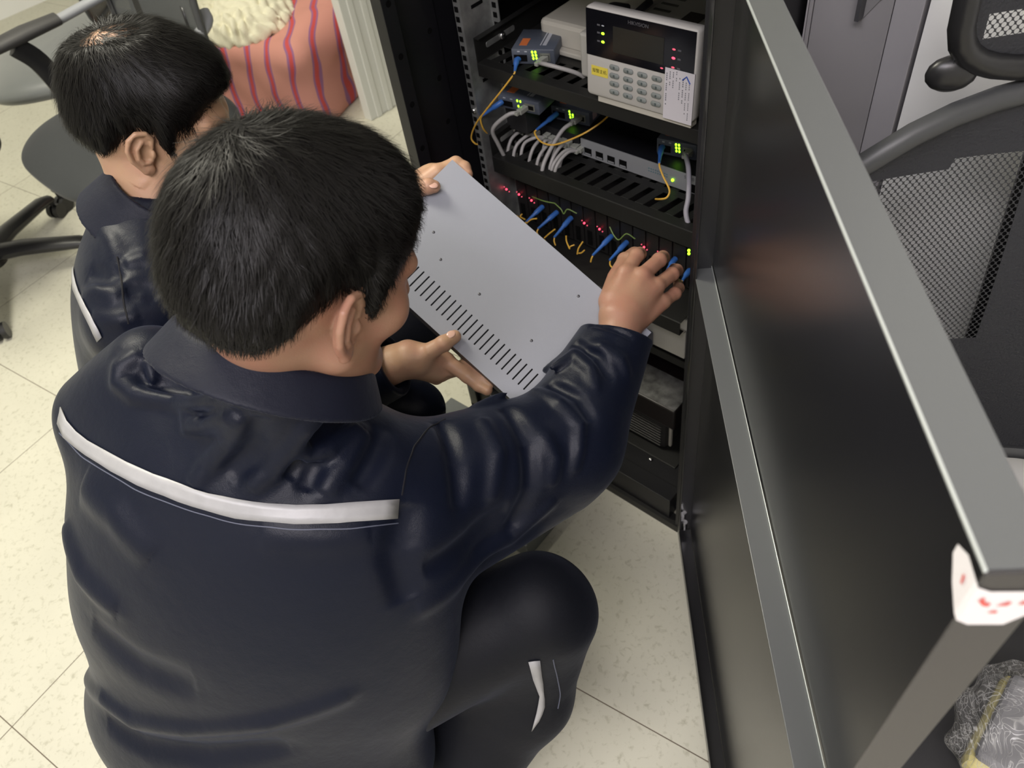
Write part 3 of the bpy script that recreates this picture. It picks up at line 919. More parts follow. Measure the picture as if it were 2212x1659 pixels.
def s_ell(p, c, r, R=None):
    q = p - np.asarray(c, f32)
    if R is not None:
        q = q @ np.asarray(R, f32)      # columns = local axes
    r = np.asarray(r, f32)
    k0 = np.linalg.norm(q / r, axis=1)
    k1 = np.linalg.norm(q / (r * r), axis=1) + 1e-9
    return k0 * (k0 - 1) / k1


def s_sph(p, c, r):
    return np.linalg.norm(p - np.asarray(c, f32), axis=1) - r


def s_poly(p, pts, radii):
    d = None
    for i in range(len(pts) - 1):
        e_ = s_cap(p, pts[i], pts[i + 1], radii[i], radii[i + 1])
        d = e_ if d is None else np.minimum(d, e_)
    return d


def s_box(p, c, h, R, r):
    q = np.abs((p - np.asarray(c, f32)) @ np.asarray(R, f32)) - np.asarray(h, f32)
    return np.linalg.norm(np.maximum(q, 0), axis=1) + np.minimum(q.max(axis=1), 0) - r


def nets(f, lo, hi, h, B=16, margin=0.03):
    """naive surface nets over the blocks near the surface"""
    lo = np.asarray(lo, float)
    n = np.ceil((np.asarray(hi, float) - lo) / h).astype(int) + 1
    nb = (n + B - 1) // B
    g = np.stack(np.meshgrid(*[np.arange(k) for k in nb], indexing='ij'), -1).reshape(-1, 3)
    cen = lo + (g * B + B / 2) * h
    d = f(cen.astype(f32))
    g = g[np.abs(d) < B * h * 0.87 + margin]
    r = np.arange(B + 1)
    off = np.stack(np.meshgrid(r, r, r, indexing='ij'), -1).reshape(-1, 3)
    NK = (n.max() + B + 5)

    def key(ijk):
        return (ijk[..., 0].astype(np.int64) * NK + ijk[..., 1]) * NK + ijk[..., 2]
    keys, pos, edges = [], [], []
    for b in g:
        s = off + b * B
        v = f((lo + s * h).astype(f32)).reshape(B + 1, B + 1, B + 1)
        neg = v < 0
        if not neg.any() or neg.all():
            continue
        cnt = np.zeros((B, B, B))
        acc = np.zeros((B, B, B, 3))
        for ax in range(3):
            sl0 = [slice(None)] * 3
            sl1 = [slice(None)] * 3
            sl0[ax] = slice(0, B)
            sl1[ax] = slice(1, B + 1)
            a, c = v[tuple(sl0)], v[tuple(sl1)]
            ch = (a < 0) != (c < 0)
            t = np.where(ch, a / np.where(ch, a - c, 1), 0)
            o = [x for x in range(3) if x != ax]
            # grid edges starting in this block -> faces
            lim = [slice(0, B)] * 3
            idx = np.argwhere(ch[tuple(lim)])
            if len(idx):
                sgn = (a[tuple(lim)][tuple(idx.T)] < 0)
                edges.append((ax, idx + b * B, sgn))
            for du in (0, 1):
                for dv in (0, 1):
                    sl = [slice(0, B)] * 3
                    sl[o[0]] = slice(du, B + du)
                    sl[o[1]] = slice(dv, B + dv)
                    c_ = ch[tuple(sl)]
                    t_ = t[tuple(sl)]
                    cnt += c_
                    acc[..., ax] += np.where(c_, t_, 0)
                    acc[..., o[0]] += c_ * du
                    acc[..., o[1]] += c_ * dv
        m = cnt > 0
        idx = np.argwhere(m)
        keys.append(key(idx + b * B))
        pos.append(lo + (idx + b * B + acc[m] / cnt[m][:, None]) * h)
    keys = np.concatenate(keys)
    pos = np.concatenate(pos)
    so = np.argsort(keys)
    keys = keys[so]
    pos = pos[so]
    faces = []
    for ax, idx, sgn in edges:
        o = [x for x in range(3) if x != ax]
        if ax == 1:
            o = o[::-1]
        q = []
        ok = (idx[:, o[0]] > 0) & (idx[:, o[1]] > 0)
        idx = idx[ok]
        sgn = sgn[ok]
        for (du, dv) in ((0, 0), (-1, 0), (-1, -1), (0, -1)):
            c = idx.copy()
            c[:, o[0]] += du
            c[:, o[1]] += dv
            k = key(c)
            j = np.searchsorted(keys, k)
            j = np.clip(j, 0, len(keys) - 1)
            j = np.where(keys[j] == k, j, -1)
            q.append(j)
        q = np.stack(q, 1)
        fl_ = ~sgn
        q[fl_] = q[fl_][:, ::-1]
        faces.append(q[(q >= 0).all(1)])
    faces = np.concatenate(faces)
    return pos, faces


def grad(f, p, e=6e-4):
    p = p.astype(f32)
    g = np.stack([f(p + np.eye(3, dtype=f32)[i] * f32(e)) - f(p - np.eye(3, dtype=f32)[i] * f32(e)) for i in range(3)], 1)
    return g / (np.linalg.norm(g, axis=1)[:, None] + 1e-12)


def refine(f, pos, faces, mask_fn):
    """split the quads inside mask into four and pull new points onto the surface"""
    cen = pos[faces].mean(1)
    sel = mask_fn(cen)
    bm_edges = {}
    F = faces[sel]
    E_ = np.concatenate([np.stack([F[:, i], F[:, (i + 1) % 4]], 1) for i in range(4)])
    Es = np.sort(E_, 1)
    ek = Es[:, 0].astype(np.int64) * (len(pos) + 1) + Es[:, 1]
    uk, inv = np.unique(ek, return_inverse=True)
    a = (uk // (len(pos) + 1)).astype(int)
    b = (uk % (len(pos) + 1)).astype(int)
    mid = (pos[a] + pos[b]) / 2
    n0 = len(pos)
    nE = len(uk)
    fc = pos[F].mean(1)
    newp = np.concatenate([mid, fc])
    for _ in range(2):
        d = f(newp.astype(f32))
        newp = newp - np.clip(d, -0.002, 0.002)[:, None] * grad(f, newp)
    m = len(F)
    inv = inv.reshape(4, m)
    out = []
    ci = n0 + nE + np.arange(m)
    for i in range(4):
        out.append(np.stack([F[:, i], n0 + inv[i], ci, n0 + inv[(i + 3) % 4]], 1))
    pos2 = np.concatenate([pos, newp])
    quads = np.concatenate(out)
    # faces left whole that border a split edge become ngons
    rest = faces[~sel]
    ek2 = {int(k): n0 + i for i, k in enumerate(uk)}
    restE = np.stack([np.sort(np.stack([rest[:, i], rest[:, (i + 1) % 4]], 1), 1) for i in range(4)], 1)
    rk2 = restE[..., 0].astype(np.int64) * (len(pos) + 1) + restE[..., 1]
    hit = np.isin(rk2, uk)
    border = hit.any(1)
    ng = []
    for r_, kk, hh in zip(rest[border], rk2[border], hit[border]):
        poly = []
        for i in range(4):
            poly.append(int(r_[i]))
            if hh[i]:
                poly.append(ek2[int(kk[i])])
        ng.append(poly)
    return pos2, np.concatenate([quads, rest[~border]]), ng


def project(f, pos, n=2):
    for _ in range(n):
        d = f(pos.astype(f32))
        pos = pos - np.clip(d, -0.003, 0.003)[:, None] * grad(f, pos)
    return pos


def quads_mesh(name, pos, faces, m, parent, ngons=()):
    me = bpy.data.meshes.new(name)
    nq = len(faces)
    loops = faces.reshape(-1)
    tot = [4] * nq
    if len(ngons):
        loops = np.concatenate([loops, np.concatenate([np.array(x) for x in ngons])])
        tot = tot + [len(x) for x in ngons]
    starts = np.concatenate([[0], np.cumsum(tot)[:-1]])
    me.vertices.add(len(pos))
    me.vertices.foreach_set('co', pos.astype(f32).reshape(-1))
    me.loops.add(len(loops))
    me.loops.foreach_set('vertex_index', loops.astype(np.int32))
    me.polygons.add(len(tot))
    me.polygons.foreach_set('loop_start', starts.astype(np.int32))
    me.polygons.foreach_set('use_smooth', np.ones(len(tot), bool))
    me.materials.append(m)
    me.update(calc_edges=True)
    me.validate()
    o = bpy.data.objects.new(name, me)
    COL.objects.link(o)
    if parent:
        o.parent = parent
        o.matrix_parent_inverse = Matrix.Translation(-parent.location) if parent.type == 'EMPTY' else Matrix()
    return o


def folds(p, lst):
    """cloth folds: ridges (+) and valleys (-) along polylines lying on the cloth: (points, width, height)"""
    o = np.zeros(len(p), f32)
    for pts, w, a in lst:
        pts = np.asarray(pts, f32)
        c = pts.mean(0)
        R_ = np.linalg.norm(pts - c, axis=1).max() + 3 * w
        near = np.linalg.norm(p - c, axis=1) < R_
        if not near.any():
            continue
        q = p[near]
        best = None
        seg = np.linalg.norm(np.diff(pts, axis=0), axis=1)
        cum = np.concatenate([[0], np.cumsum(seg)])
        for i in range(len(pts) - 1):
            ab = pts[i + 1] - pts[i]
            t = np.clip(((q - pts[i]) @ ab) / float(ab @ ab), 0, 1)
            dd_ = np.linalg.norm(q - pts[i] - t[:, None] * ab, axis=1)
            s = (cum[i] + t * seg[i]) / cum[-1]
            if best is None:
                best, bs = dd_, s
            else:
                u = dd_ < best
                best = np.where(u, dd_, best)
                bs = np.where(u, s, bs)
        env = np.sqrt(np.clip(4 * bs * (1 - bs), 0, 1)) * 0.85 + 0.15
        o[near] += a * env * np.exp(-(best / w) ** 2)
    return o


def frame(fwd, up):
    """columns: forward, left, up"""
    f_ = Vector(fwd).normalized()
    l_ = Vector(up).cross(f_).normalized()
    u_ = f_.cross(l_)
    return np.array([f_, l_, u_], dtype=f32).T


def polar(az, pitch):
    a, b = math.radians(az), math.radians(pitch)
    return Vector((math.cos(a) * math.cos(b), math.sin(a) * math.cos(b), -math.sin(b)))


# ---------------------------------------------------------------- head
def ear(q, s):
    """q: head-local points; s: +1 left, -1 right"""
    c = np.array([-0.004, s * 0.0725, -0.008], f32)
    # ear axes: a forward, b up, o outward; flared back edge
    o_ = np.array([0.38, s * 0.92, 0.0], f32)
    o_ /= np.linalg.norm(o_)
    b_ = np.array([-0.17, 0.0, 0.985], f32)
    a_ = np.cross(b_, o_)
    if a_[0] < 0:
        a_ = -a_
    Rm = np.stack([a_, b_, o_], 1)
    e_ = (q - c) @ Rm
    far = np.linalg.norm(e_, axis=1) > 0.06
    E_ = e_[:, :]
    d = s_ell(E_, (-0.005, 0.002, 0.008), (0.0165, 0.029, 0.0042))
    hx_ = [(0.003, 0.001, 0.007), (0.010, 0.008, 0.008), (0.0125, 0.020, 0.0085), (0.006, 0.030, 0.010), (-0.006, 0.0325, 0.012), (-0.017, 0.025, 0.0135), (-0.0215, 0.010, 0.014), (-0.019, -0.006, 0.013), (-0.012, -0.018, 0.011), (-0.005, -0.027, 0.009)]
    d = smin(d, s_poly(E_, hx_, [0.0022, 0.003, 0.0036, 0.0038, 0.004, 0.004, 0.004, 0.0036, 0.0034, 0.005]), 0.003)
    d = smin(d, s_ell(E_, (-0.001, -0.027, 0.007), (0.0085, 0.0085, 0.0042)), 0.004)
    d = smax(d, -s_ell(E_, (0.000, 0.000, 0.0135), (0.0105, 0.0145, 0.0085)), 0.003)
    d = smax(d, -s_poly(E_, [(0.004, 0.0245, 0.016), (-0.007, 0.026, 0.017), (-0.0150, 0.013, 0.018), (-0.014, -0.003, 0.018)], [0.0035, 0.004, 0.004, 0.003]), 0.0025)
    d = smin(d, s_poly(E_, [(-0.001, 0.019, 0.011), (-0.0095, 0.010, 0.013), (-0.0105, -0.004, 0.013), (-0.005, -0.0135, 0.0115), (0.002, -0.0145, 0.010)], [0.0024, 0.003, 0.003, 0.003, 0.003]), 0.0025)
    d = smin(d, s_ell(E_, (0.0095, -0.004, 0.008), (0.0035, 0.0055, 0.0045)), 0.004)
    # root joining the ear to the head
    d = smin(d, s_ell(E_, (0.002, -0.003, 0.000), (0.009, 0.020, 0.007)), 0.005)
    return np.where(far, np.float32(0.05), d)


def head_sdf(q, ears=True):
    ya = q.copy()
    ya[:, 1] = np.abs(ya[:, 1])
    d = s_ell(q, (-0.012, 0, 0.042), (0.098, 0.077, 0.087))
    d = smin(d, s_ell(q, (-0.038, 0, 0.0), (0.062, 0.064, 0.058)), 0.03)
    d = smin(d, s_ell(q, (0.032, 0, -0.012), (0.058, 0.062, 0.078)), 0.03)
    d = smin(d, s_cap(ya, (0.012, 0.048, -0.052), (0.072, 0.016, -0.092), 0.017, 0.014), 0.03)
    d = smin(d, s_sph(q, (0.082, 0, -0.090), 0.0135), 0.02)
    d = smin(d, s_sph(ya, (0.060, 0.044, -0.016), 0.021), 0.02)
    d = smin(d, s_cap(ya, (0.087, 0.010, 0.030), (0.074, 0.046, 0.030), 0.009, 0.009), 0.014)
    d = smax(d, -s_sph(ya, (0.102, 0.031, 0.010), 0.015), 0.014)
    d = smin(d, s_sph(ya, (0.0745, 0.031, 0.007), 0.0125), 0.003)
    d = smin(d, s_cap(q, (0.090, 0, 0.024), (0.108, 0, -0.022), 0.006, 0.0105), 0.012)
    d = smin(d, s_sph(ya, (0.098, 0.0125, -0.027), 0.0078), 0.007)
    d = smin(d, s_ell(q, (0.091, 0, -0.050), (0.012, 0.024, 0.0058)), 0.006)
    d = smin(d, s_ell(q, (0.089, 0, -0.0615), (0.012, 0.020, 0.0062)), 0.006)
    if ears:
        for s in (1, -1):
            d = smin(d, ear(q, s), 0.003)
    return d


def hair_line(q):
    """height above the hairline (local), positive in the hair"""
    x = q[:, 0]
    zc = np.interp(x, [-0.12, -0.09, -0.068, -0.050, -0.034, -0.012, 0.012, 0.020, 0.032, 0.040, 0.055, 0.075, 0.1], [-0.062, -0.060, -0.050, -0.026, 0.006, 0.028, 0.026, -0.004, -0.002, 0.026, 0.038, 0.058, 0.060])
    return q[:, 2] - zc


def hair_sdf(q, thick, bald=None, fringe=0.0):
    d0 = head_sdf(q, ears=False)
    hl_ = hair_line(q)
    t = np.interp(hl_, [-0.006, 0.0, 0.012, 0.05], [-0.006, 0.0005, 0.35 * thick, thick]).astype(f32)
    if fringe:
        t = t + fringe * np.clip((q[:, 0] - 0.02) / 0.07, 0, 1) * np.clip(hl_ / 0.02, 0, 1)
    if bald is not None:
        for (c, r_) in bald:
            b = np.linalg.norm(q - np.asarray(c, f32), axis=1)
            t = np.where(b < r_ * 1.5, t - (thick + 0.004) * np.clip(1.5 - b / r_, 0, 1), t)
    n_ = np.sin(q[:, 0] * 310 + np.sin(q[:, 1] * 190) * 2) * np.sin(q[:, 1] * 270 + q[:, 2] * 150) * 0.0009
    return d0 - t + n_.astype(f32)


def strands(name, parent, cap, W_loc, Fr, org, n, ln, width, m, whorl=1.0, lift=0.004, seed=1, keep=None, region=None):
    """short hair: thin tapering blades following the cap away from the whorl"""
    from mathutils.bvhtree import BVHTree
    rng = np.random.default_rng(seed)
    me = cap.data
    nv = len(me.vertices)
    co = np.empty(nv * 3, f32)
    me.vertices.foreach_get('co', co)
    co = co.reshape(-1, 3)
    polys = [tuple(p.vertices) for p in me.polygons]
    bvh = BVHTree.FromPolygons([tuple(c) for c in co], polys)
    Rm = np.asarray(Fr)
    org = np.asarray(org)
    Wl = np.asarray(W_loc, float)
    if region is not None:
        cen = np.array([co[p_[0]] for p_ in polys])
        ok = np.where(np.linalg.norm((cen - np.asarray(org)) @ np.asarray(Fr) - np.asarray(region[0]), axis=1) < region[1])[0]
        polys = [polys[i] for i in ok]
        bvh = BVHTree.FromPolygons([tuple(c) for c in co], polys)
    pick = rng.integers(0, len(polys), n)
    verts = []
    norms = []
    faces = []
    for pi in pick:
        pv = polys[pi]
        w_ = rng.random(len(pv))
        w_ /= w_.sum()
        p0 = (co[list(pv)] * w_[:, None]).sum(0)
        ql = (p0 - org) @ Rm
        h_ = float(hair_line(ql[None])[0])
        if h_ < -0.001:
            continue
        if keep is not None and not keep(ql, rng):
            continue
        p = Vector(p0)
        L_ = ln(ql, h_) * rng.uniform(0.6, 1.25)
        lf = lift * rng.choice([0.6, 1.0, 1.8])
        jit = rng.normal(0, 0.22, 3)
        K = 5
        pts = []
        hit = bvh.find_nearest(p)
        nrm = hit[1]
        for k in range(K):
            ql = (np.array(p) - org) @ Rm
            v = ql - Wl
            # spiral near the whorl, straight combed away from it elsewhere
            dist = np.linalg.norm(v)
            sp = whorl * max(0.0, 1 - dist / 0.05)
            v = v / (dist + 1e-6) + np.cross([0.3, 0, 1], v / (dist + 1e-6)) * sp + jit * (0.75 + 0.8 * max(0, 1 - dist / 0.06))
            if ql[2] < 0.05:
                v[2] -= 0.6
            vw = Vector(Rm @ v)
            vw = (vw - nrm * vw.dot(nrm)).normalized()
            pts.append((p + nrm * (0.0006 + lf * (k / (K - 1)) ** 1.3 * (1.5 if dist < 0.05 else 1.0)), nrm.copy(), vw.copy()))
            p = p + vw * (L_ / (K - 1))
            hit = bvh.find_nearest(p)
            nrm = hit[1]
            p = hit[0]
        b = len(verts)
        for k, (c, nn, vw) in enumerate(pts):
            side_ = vw.cross(nn) * (width * (1.0 - 0.85 * k / (K - 1)))
            verts += [c - side_, c + side_]
            norms += [tuple(nn), tuple(nn)]
        for k in range(K - 1):
            faces.append((b + 2 * k, b + 2 * k + 1, b + 2 * k + 3, b + 2 * k + 2))
    V_ = np.array([tuple(v) for v in verts], f32)
    N_ = np.array(norms, f32)
    dd_ = head_sdf((V_ - org.astype(f32)) @ Rm.astype(f32), ears=False)
    V_ = V_ + N_ * (np.clip(0.0007 - dd_, 0, 0.02) * (region is None))[:, None]
    me2 = bpy.data.meshes.new(name)
    me2.from_pydata([tuple(v) for v in V_], [], faces)
    me2.materials.append(m)
    me2.polygons.foreach_set('use_smooth', [True] * len(faces))
    o = bpy.data.objects.new(name, me2)
    COL.objects.link(o)
    o.parent = parent
    return o


# ---------------------------------------------------------------- hands
def hand_sdf(p, H):
    """H: dict wrist, mcp[4], fingers: 4 lists (pip, dip, tip), thumb: (cmc, mcp, ip, tip), forearm"""
    W_ = np.asarray(H['wrist'], f32)
    d = s_cap(p, H['forearm'], H['wrist'], 0.034, H.get('wr', 0.026))
    mc = H['mcp']
    # palm body
    for i, m_ in enumerate(mc):
        base = W_ + (np.asarray(m_) - np.mean(mc, axis=0)) * 0.45
        d = smin(d, s_cap(p, base, m_, 0.0175, 0.0125 - 0.0006 * i), 0.010)
    pc = (W_ + np.mean(mc, axis=0)) / 2
    d = smin(d, s_cap(p, W_ * 0.4 + pc * 0.6, W_ * 0.1 + np.mean(mc, axis=0) * 0.9, 0.019, 0.014), 0.015)
    R0 = [0.0102, 0.0104, 0.0098, 0.0088]
    for i in range(4):
        ch = [mc[i]] + list(H['fingers'][i])
        r0 = R0[i]
        rr = [r0 * 1.08, r0, r0 * 0.9, r0 * 0.8]
        e_ = s_poly(p, ch, rr)
        for k in (1, 2):
            e_ = smin(e_, s_sph(p, ch[k], rr[k] * 1.06), 0.003)
        d = smin(d, e_, 0.005)
    t = H['thumb']
    e_ = s_poly(p, t, [0.0165, 0.0125, 0.0108, 0.0092])
    e_ = smin(e_, s_sph(p, t[2], 0.0118), 0.003)
    d = smin(d, e_, 0.012)
    return d

# ================================================================ people
def skin_material(name, base, red):
    m = mat(name, base, 0.45, spec=0.4, sss=0.15, bump=0.10, bscale=700)
    nt = m.node_tree
    N = nt.nodes
    b = N['Principled BSDF']
    tc = N.new('ShaderNodeTexCoord')
    n = N.new('ShaderNodeTexNoise')
    n.inputs['Scale'].default_value = 28
    n.inputs['Detail'].default_value = 3
    nt.links.new(tc.outputs['Object'], n.inputs['Vector'])
    cr = N.new('ShaderNodeValToRGB')
    cr.color_ramp.elements[0].position = 0.35
    cr.color_ramp.elements[0].color = (*base, 1)
    cr.color_ramp.elements[1].position = 0.7
    cr.color_ramp.elements[1].color = (*red, 1)
    nt.links.new(n.outputs['Fac'], cr.inputs[0])
    nt.links.new(cr.outputs[0], b.inputs['Base Color'])
    return m


M_SKIN1 = skin_material('tan_skin', (0.34, 0.195, 0.125), (0.35, 0.17, 0.115))
M_SKIN2 = skin_material('pale_tan_skin', (0.50, 0.31, 0.19), (0.48, 0.27, 0.18))
M_NAIL = mat('fingernail', (0.68, 0.42, 0.33), 0.25, coat=0.3)
M_HAIR = mat('black_hair', (0.0065, 0.0058, 0.0052), 0.44, spec=0.20)
M_HAIRCAP = mat('black_hair_base', (0.007, 0.0065, 0.006), 0.7, spec=0.12)


def cloth(name, col, rough=0.5, tw=1.0):
    m = mat(name, col, rough, spec=0.20, sheen=0.06)
    nt = m.node_tree
    N = nt.nodes
    L = nt.links
    b = N['Principled BSDF']
    b.inputs['Sheen Roughness'].default_value = 0.45
    b.inputs['Sheen Tint'].default_value = (0.55, 0.62, 0.85, 1)
    tc = N.new('ShaderNodeTexCoord')
    n = N.new('ShaderNodeTexNoise')
    n.inputs['Scale'].default_value = 11
    n.inputs['Detail'].default_value = 5
    n.inputs['Roughness'].default_value = 0.55
    L.new(tc.outputs['Object'], n.inputs['Vector'])
    w = N.new('ShaderNodeTexNoise')
    w.inputs['Scale'].default_value = 900
    L.new(tc.outputs['Object'], w.inputs['Vector'])
    b1 = N.new('ShaderNodeBump')
    b1.inputs['Strength'].default_value = 0.5
    b1.inputs['Distance'].default_value = 0.006
    L.new(n.outputs['Fac'], b1.inputs['Height'])
    b2 = N.new('ShaderNodeBump')
    b2.inputs['Strength'].default_value = 0.25 * tw
    b2.inputs['Distance'].default_value = 0.0008
    L.new(w.outputs['Fac'], b2.inputs['Height'])
    L.new(b1.outputs[0], b2.inputs['Normal'])
    L.new(b2.outputs[0], b.inputs['Normal'])
    return m


M_JACKET = cloth('navy_work_jacket_twill', (0.0042, 0.0062, 0.0150), 0.42)
M_COLLAR = cloth('navy_collar_twill', (0.0075, 0.009, 0.018), 0.52)
M_TROUSER = cloth('dark_navy_trouser_twill', (0.0042, 0.0050, 0.0080), 0.60)
M_TAPE = mat('silver_reflective_tape', (0.36, 0.36, 0.365), 0.45, 0.1, noise=0.06, nscale=60, bump=0.15, bscale=90)
M_SHOE = mat('black_shoe_leather', (0.015, 0.015, 0.016), 0.4)


def make_person(S):
    """S: dict with the pose; returns the root"""
    root = thing('person', S['base'], S['label'], 'person')
    P_ = {k: np.asarray(v, f32) for k, v in S['j'].items()}
    Fr = frame(S['face'], S['up']) / f32(S.get('head_scale', 1.0))
    hc = P_['head']

    # ---- body: one skin surface (head, neck, slim trunk and limbs, both hands)
    def f_body(p):
        d = np.full(len(p), 0.3, f32)
        hn = np.linalg.norm(p - hc, axis=1) < 0.24
        if hn.any():
            d[hn] = head_sdf((p[hn] - hc) @ Fr)
        fr_ = ~hn
        d[fr_] = np.minimum(d[fr_], np.linalg.norm(p[fr_] - hc, axis=1) - 0.14)
        nk = hc + Fr @ np.array([-0.028, 0, -0.035], f32)
        d = smin(d, s_cap(p, nk, P_['neck'], 0.053, 0.052), 0.018)
        d = smin(d, s_cap(p, P_['neck'], P_['chest'], 0.05, 0.085), 0.05)
        d = smin(d, s_cap(p, P_['chest'], P_['pelvis'], 0.085, 0.085), 0.05)
        for s in ('r', 'l'):
            d = smin(d, s_cap(p, P_['neck'] * 0.4 + P_['chest'] * 0.6, P_['sh_' + s], 0.05, 0.045), 0.04)
            d = smin(d, s_cap(p, P_['sh_' + s], P_['el_' + s], 0.042, 0.034), 0.02)
            H = S.get('hand_' + s)
            wr = np.asarray(H['forearm'] if H else P_['wr_' + s], f32)
            d = smin(d, s_cap(p, P_['el_' + s], wr, 0.036, 0.032), 0.015)
            if H:
                c = np.asarray(H['mcp'][1], f32)
                n2 = np.linalg.norm(p - c, axis=1) < 0.2
                if n2.any():
                    d[n2] = smin(d[n2], hand_sdf(p[n2], H), 0.006)
            else:
                d = smin(d, s_sph(p, P_['wr_' + s], 0.04), 0.02)
            d = smin(d, s_cap(p, P_['pelvis'], P_['kn_' + s], 0.075, 0.048), 0.04)
            d = smin(d, s_cap(p, P_['kn_' + s], P_['an_' + s], 0.045, 0.032), 0.02)
        return d
    allp = np.stack(list(P_.values()) + [np.asarray(q, f32) for s in ('r', 'l') if S.get('hand_' + s) for fl in S['hand_' + s]['fingers'] for q in fl])
    lo = allp.min(0) - 0.17
    hi = allp.max(0) + 0.17
    pos, fc = nets(f_body, lo, hi, 0.0030)
    pos = project(f_body, pos, 1)

    def msk(c):
        m_ = np.zeros(len(c), bool)
        ql = (c - hc) @ Fr
        m_ |= (np.linalg.norm(ql, axis=1) < 0.15) & (hair_line(ql.astype(f32)) < 0.02)
        for s in ('r', 'l'):
            H = S.get('hand_' + s)
            if H:
                m_ |= np.linalg.norm(c - np.asarray(H['mcp'][1]), axis=1) < 0.13
        return m_
    pos, fc, ng = refine(f_body, pos, fc, msk)
    body = quads_mesh('body', pos, fc, S['skin'], root, ng)
    for p_ in body.data.polygons:
        pass

    # ---- hair
    cap_th = S.get('hair', 0.010)

    def f_hair(p):
        return hair_sdf((p - hc) @ Fr, cap_th, S.get('bald'), S.get('fringe', 0))
    pos, fc = nets(f_hair, hc - 0.17, hc + 0.17, 0.003)
    cap = quads_mesh('hair', pos, fc, M_HAIRCAP, root)
    st = strands('hair_strands', cap, cap, S['whorl'], Fr, hc, S.get('nhair', 22000), S['hair_len'], 0.00042, M_HAIR, seed=S['seed'], keep=S.get('keep'), lift=S.get('lift', 0.004))
    for rg in S.get('thin', []):
        st2 = strands('thin_hair', cap, body, S['whorl'], Fr, hc, rg[2], S['hair_len'], 0.00042, M_HAIR, seed=S['seed'] + 1, region=rg[:2], lift=0.003)
    # ---- jacket
    fj = S['jacket'](P_, Fr, hc)
    pos, fc = nets(fj, lo, hi, 0.0036)
    pos = project(fj, pos, 1)
    jk = quads_mesh('jacket', pos, fc, M_JACKET, root)
    fcx = S['collar'](P_, Fr, hc)
    pos, fc = nets(fcx, hc - 0.30, hc + 0.12, 0.0026)
    co = quads_mesh('collar', pos, fc, M_COLLAR, jk)

    # ---- trousers and shoes
    def f_tr(p):
        d = s_ell(p, P_['pelvis'], (0.17, 0.15, 0.13))
        for s in ('r', 'l'):
            d = smin(d, s_cap(p, P_['pelvis'] * 0.7 + P_['kn_' + s] * 0.3, P_['kn_' + s], 0.105, S.get('knr', 0.070)), 0.05)
            d = smin(d, s_cap(p, P_['kn_' + s], P_['an_' + s], S.get('knr', 0.070) * 0.93, 0.060), 0.022)
        for (a_, b_, r1_, r2_) in S.get('tx', []):
            d = smin(d, s_cap(p, a_, b_, r1_, r2_), 0.03)
        return d - folds(p, S.get('tfolds', []))
    pos, fc = nets(f_tr, lo, hi, 0.005)
    pos = project(f_tr, pos, 1)
    quads_mesh('trousers', pos, fc, M_TROUSER, root)
    for s in ('r', 'l'):
        a = P_['an_' + s]
        t = P_['toe_' + s]

        def f_sh(p):
            d = s_ell(p, (a * 0.4 + t * 0.6) * np.array([1, 1, 0], f32) + np.array([0, 0, 0.032], f32), (0.085, 0.085, 0.034))
            d = s_cap(p, (a[0], a[1], 0.042), (t[0], t[1], 0.036), 0.042, 0.034)
            d = smin(d, s_cap(p, (a[0], a[1], 0.05), (a[0], a[1], 0.10), 0.044, 0.046), 0.02)
            return np.maximum(d, 0.003 - p[:, 2])
        pos, fc = nets(f_sh, np.minimum(a, t) - 0.08, np.maximum(a, t) + 0.1, 0.005)
        quads_mesh('shoe', pos, fc, M_SHOE, root)
    return root, jk, fj


def torso(p, P_, lat, hw, hd, chest_t=0.70, wst=0.97):
    """padded jacket trunk between pelvis and neck; lat: sideways axis"""
    a = P_['pelvis']
    b = P_['neck']
    up = (b - a) / np.linalg.norm(b - a)
    L_ = float(np.linalg.norm(b - a))
    lt = np.asarray(lat, f32)
    lt = lt - up * (lt @ up)
    lt = lt / np.linalg.norm(lt)
    fw = np.cross(up, lt)
    R_ = np.stack([lt, fw, up], 1).astype(f32)
    d = s_ell(p, a + up * L_ * chest_t, (hw, hd, 0.21), R_)
    d = smin(d, s_ell(p, a + up * L_ * 0.38, (hw * wst, hd * 1.02, 0.21), R_), 0.07)
    d = smin(d, s_ell(p, a + up * L_ * 0.02, (hw * wst, hd * 1.05, 0.18), R_), 0.07)
    return d, R_, up, lt, fw


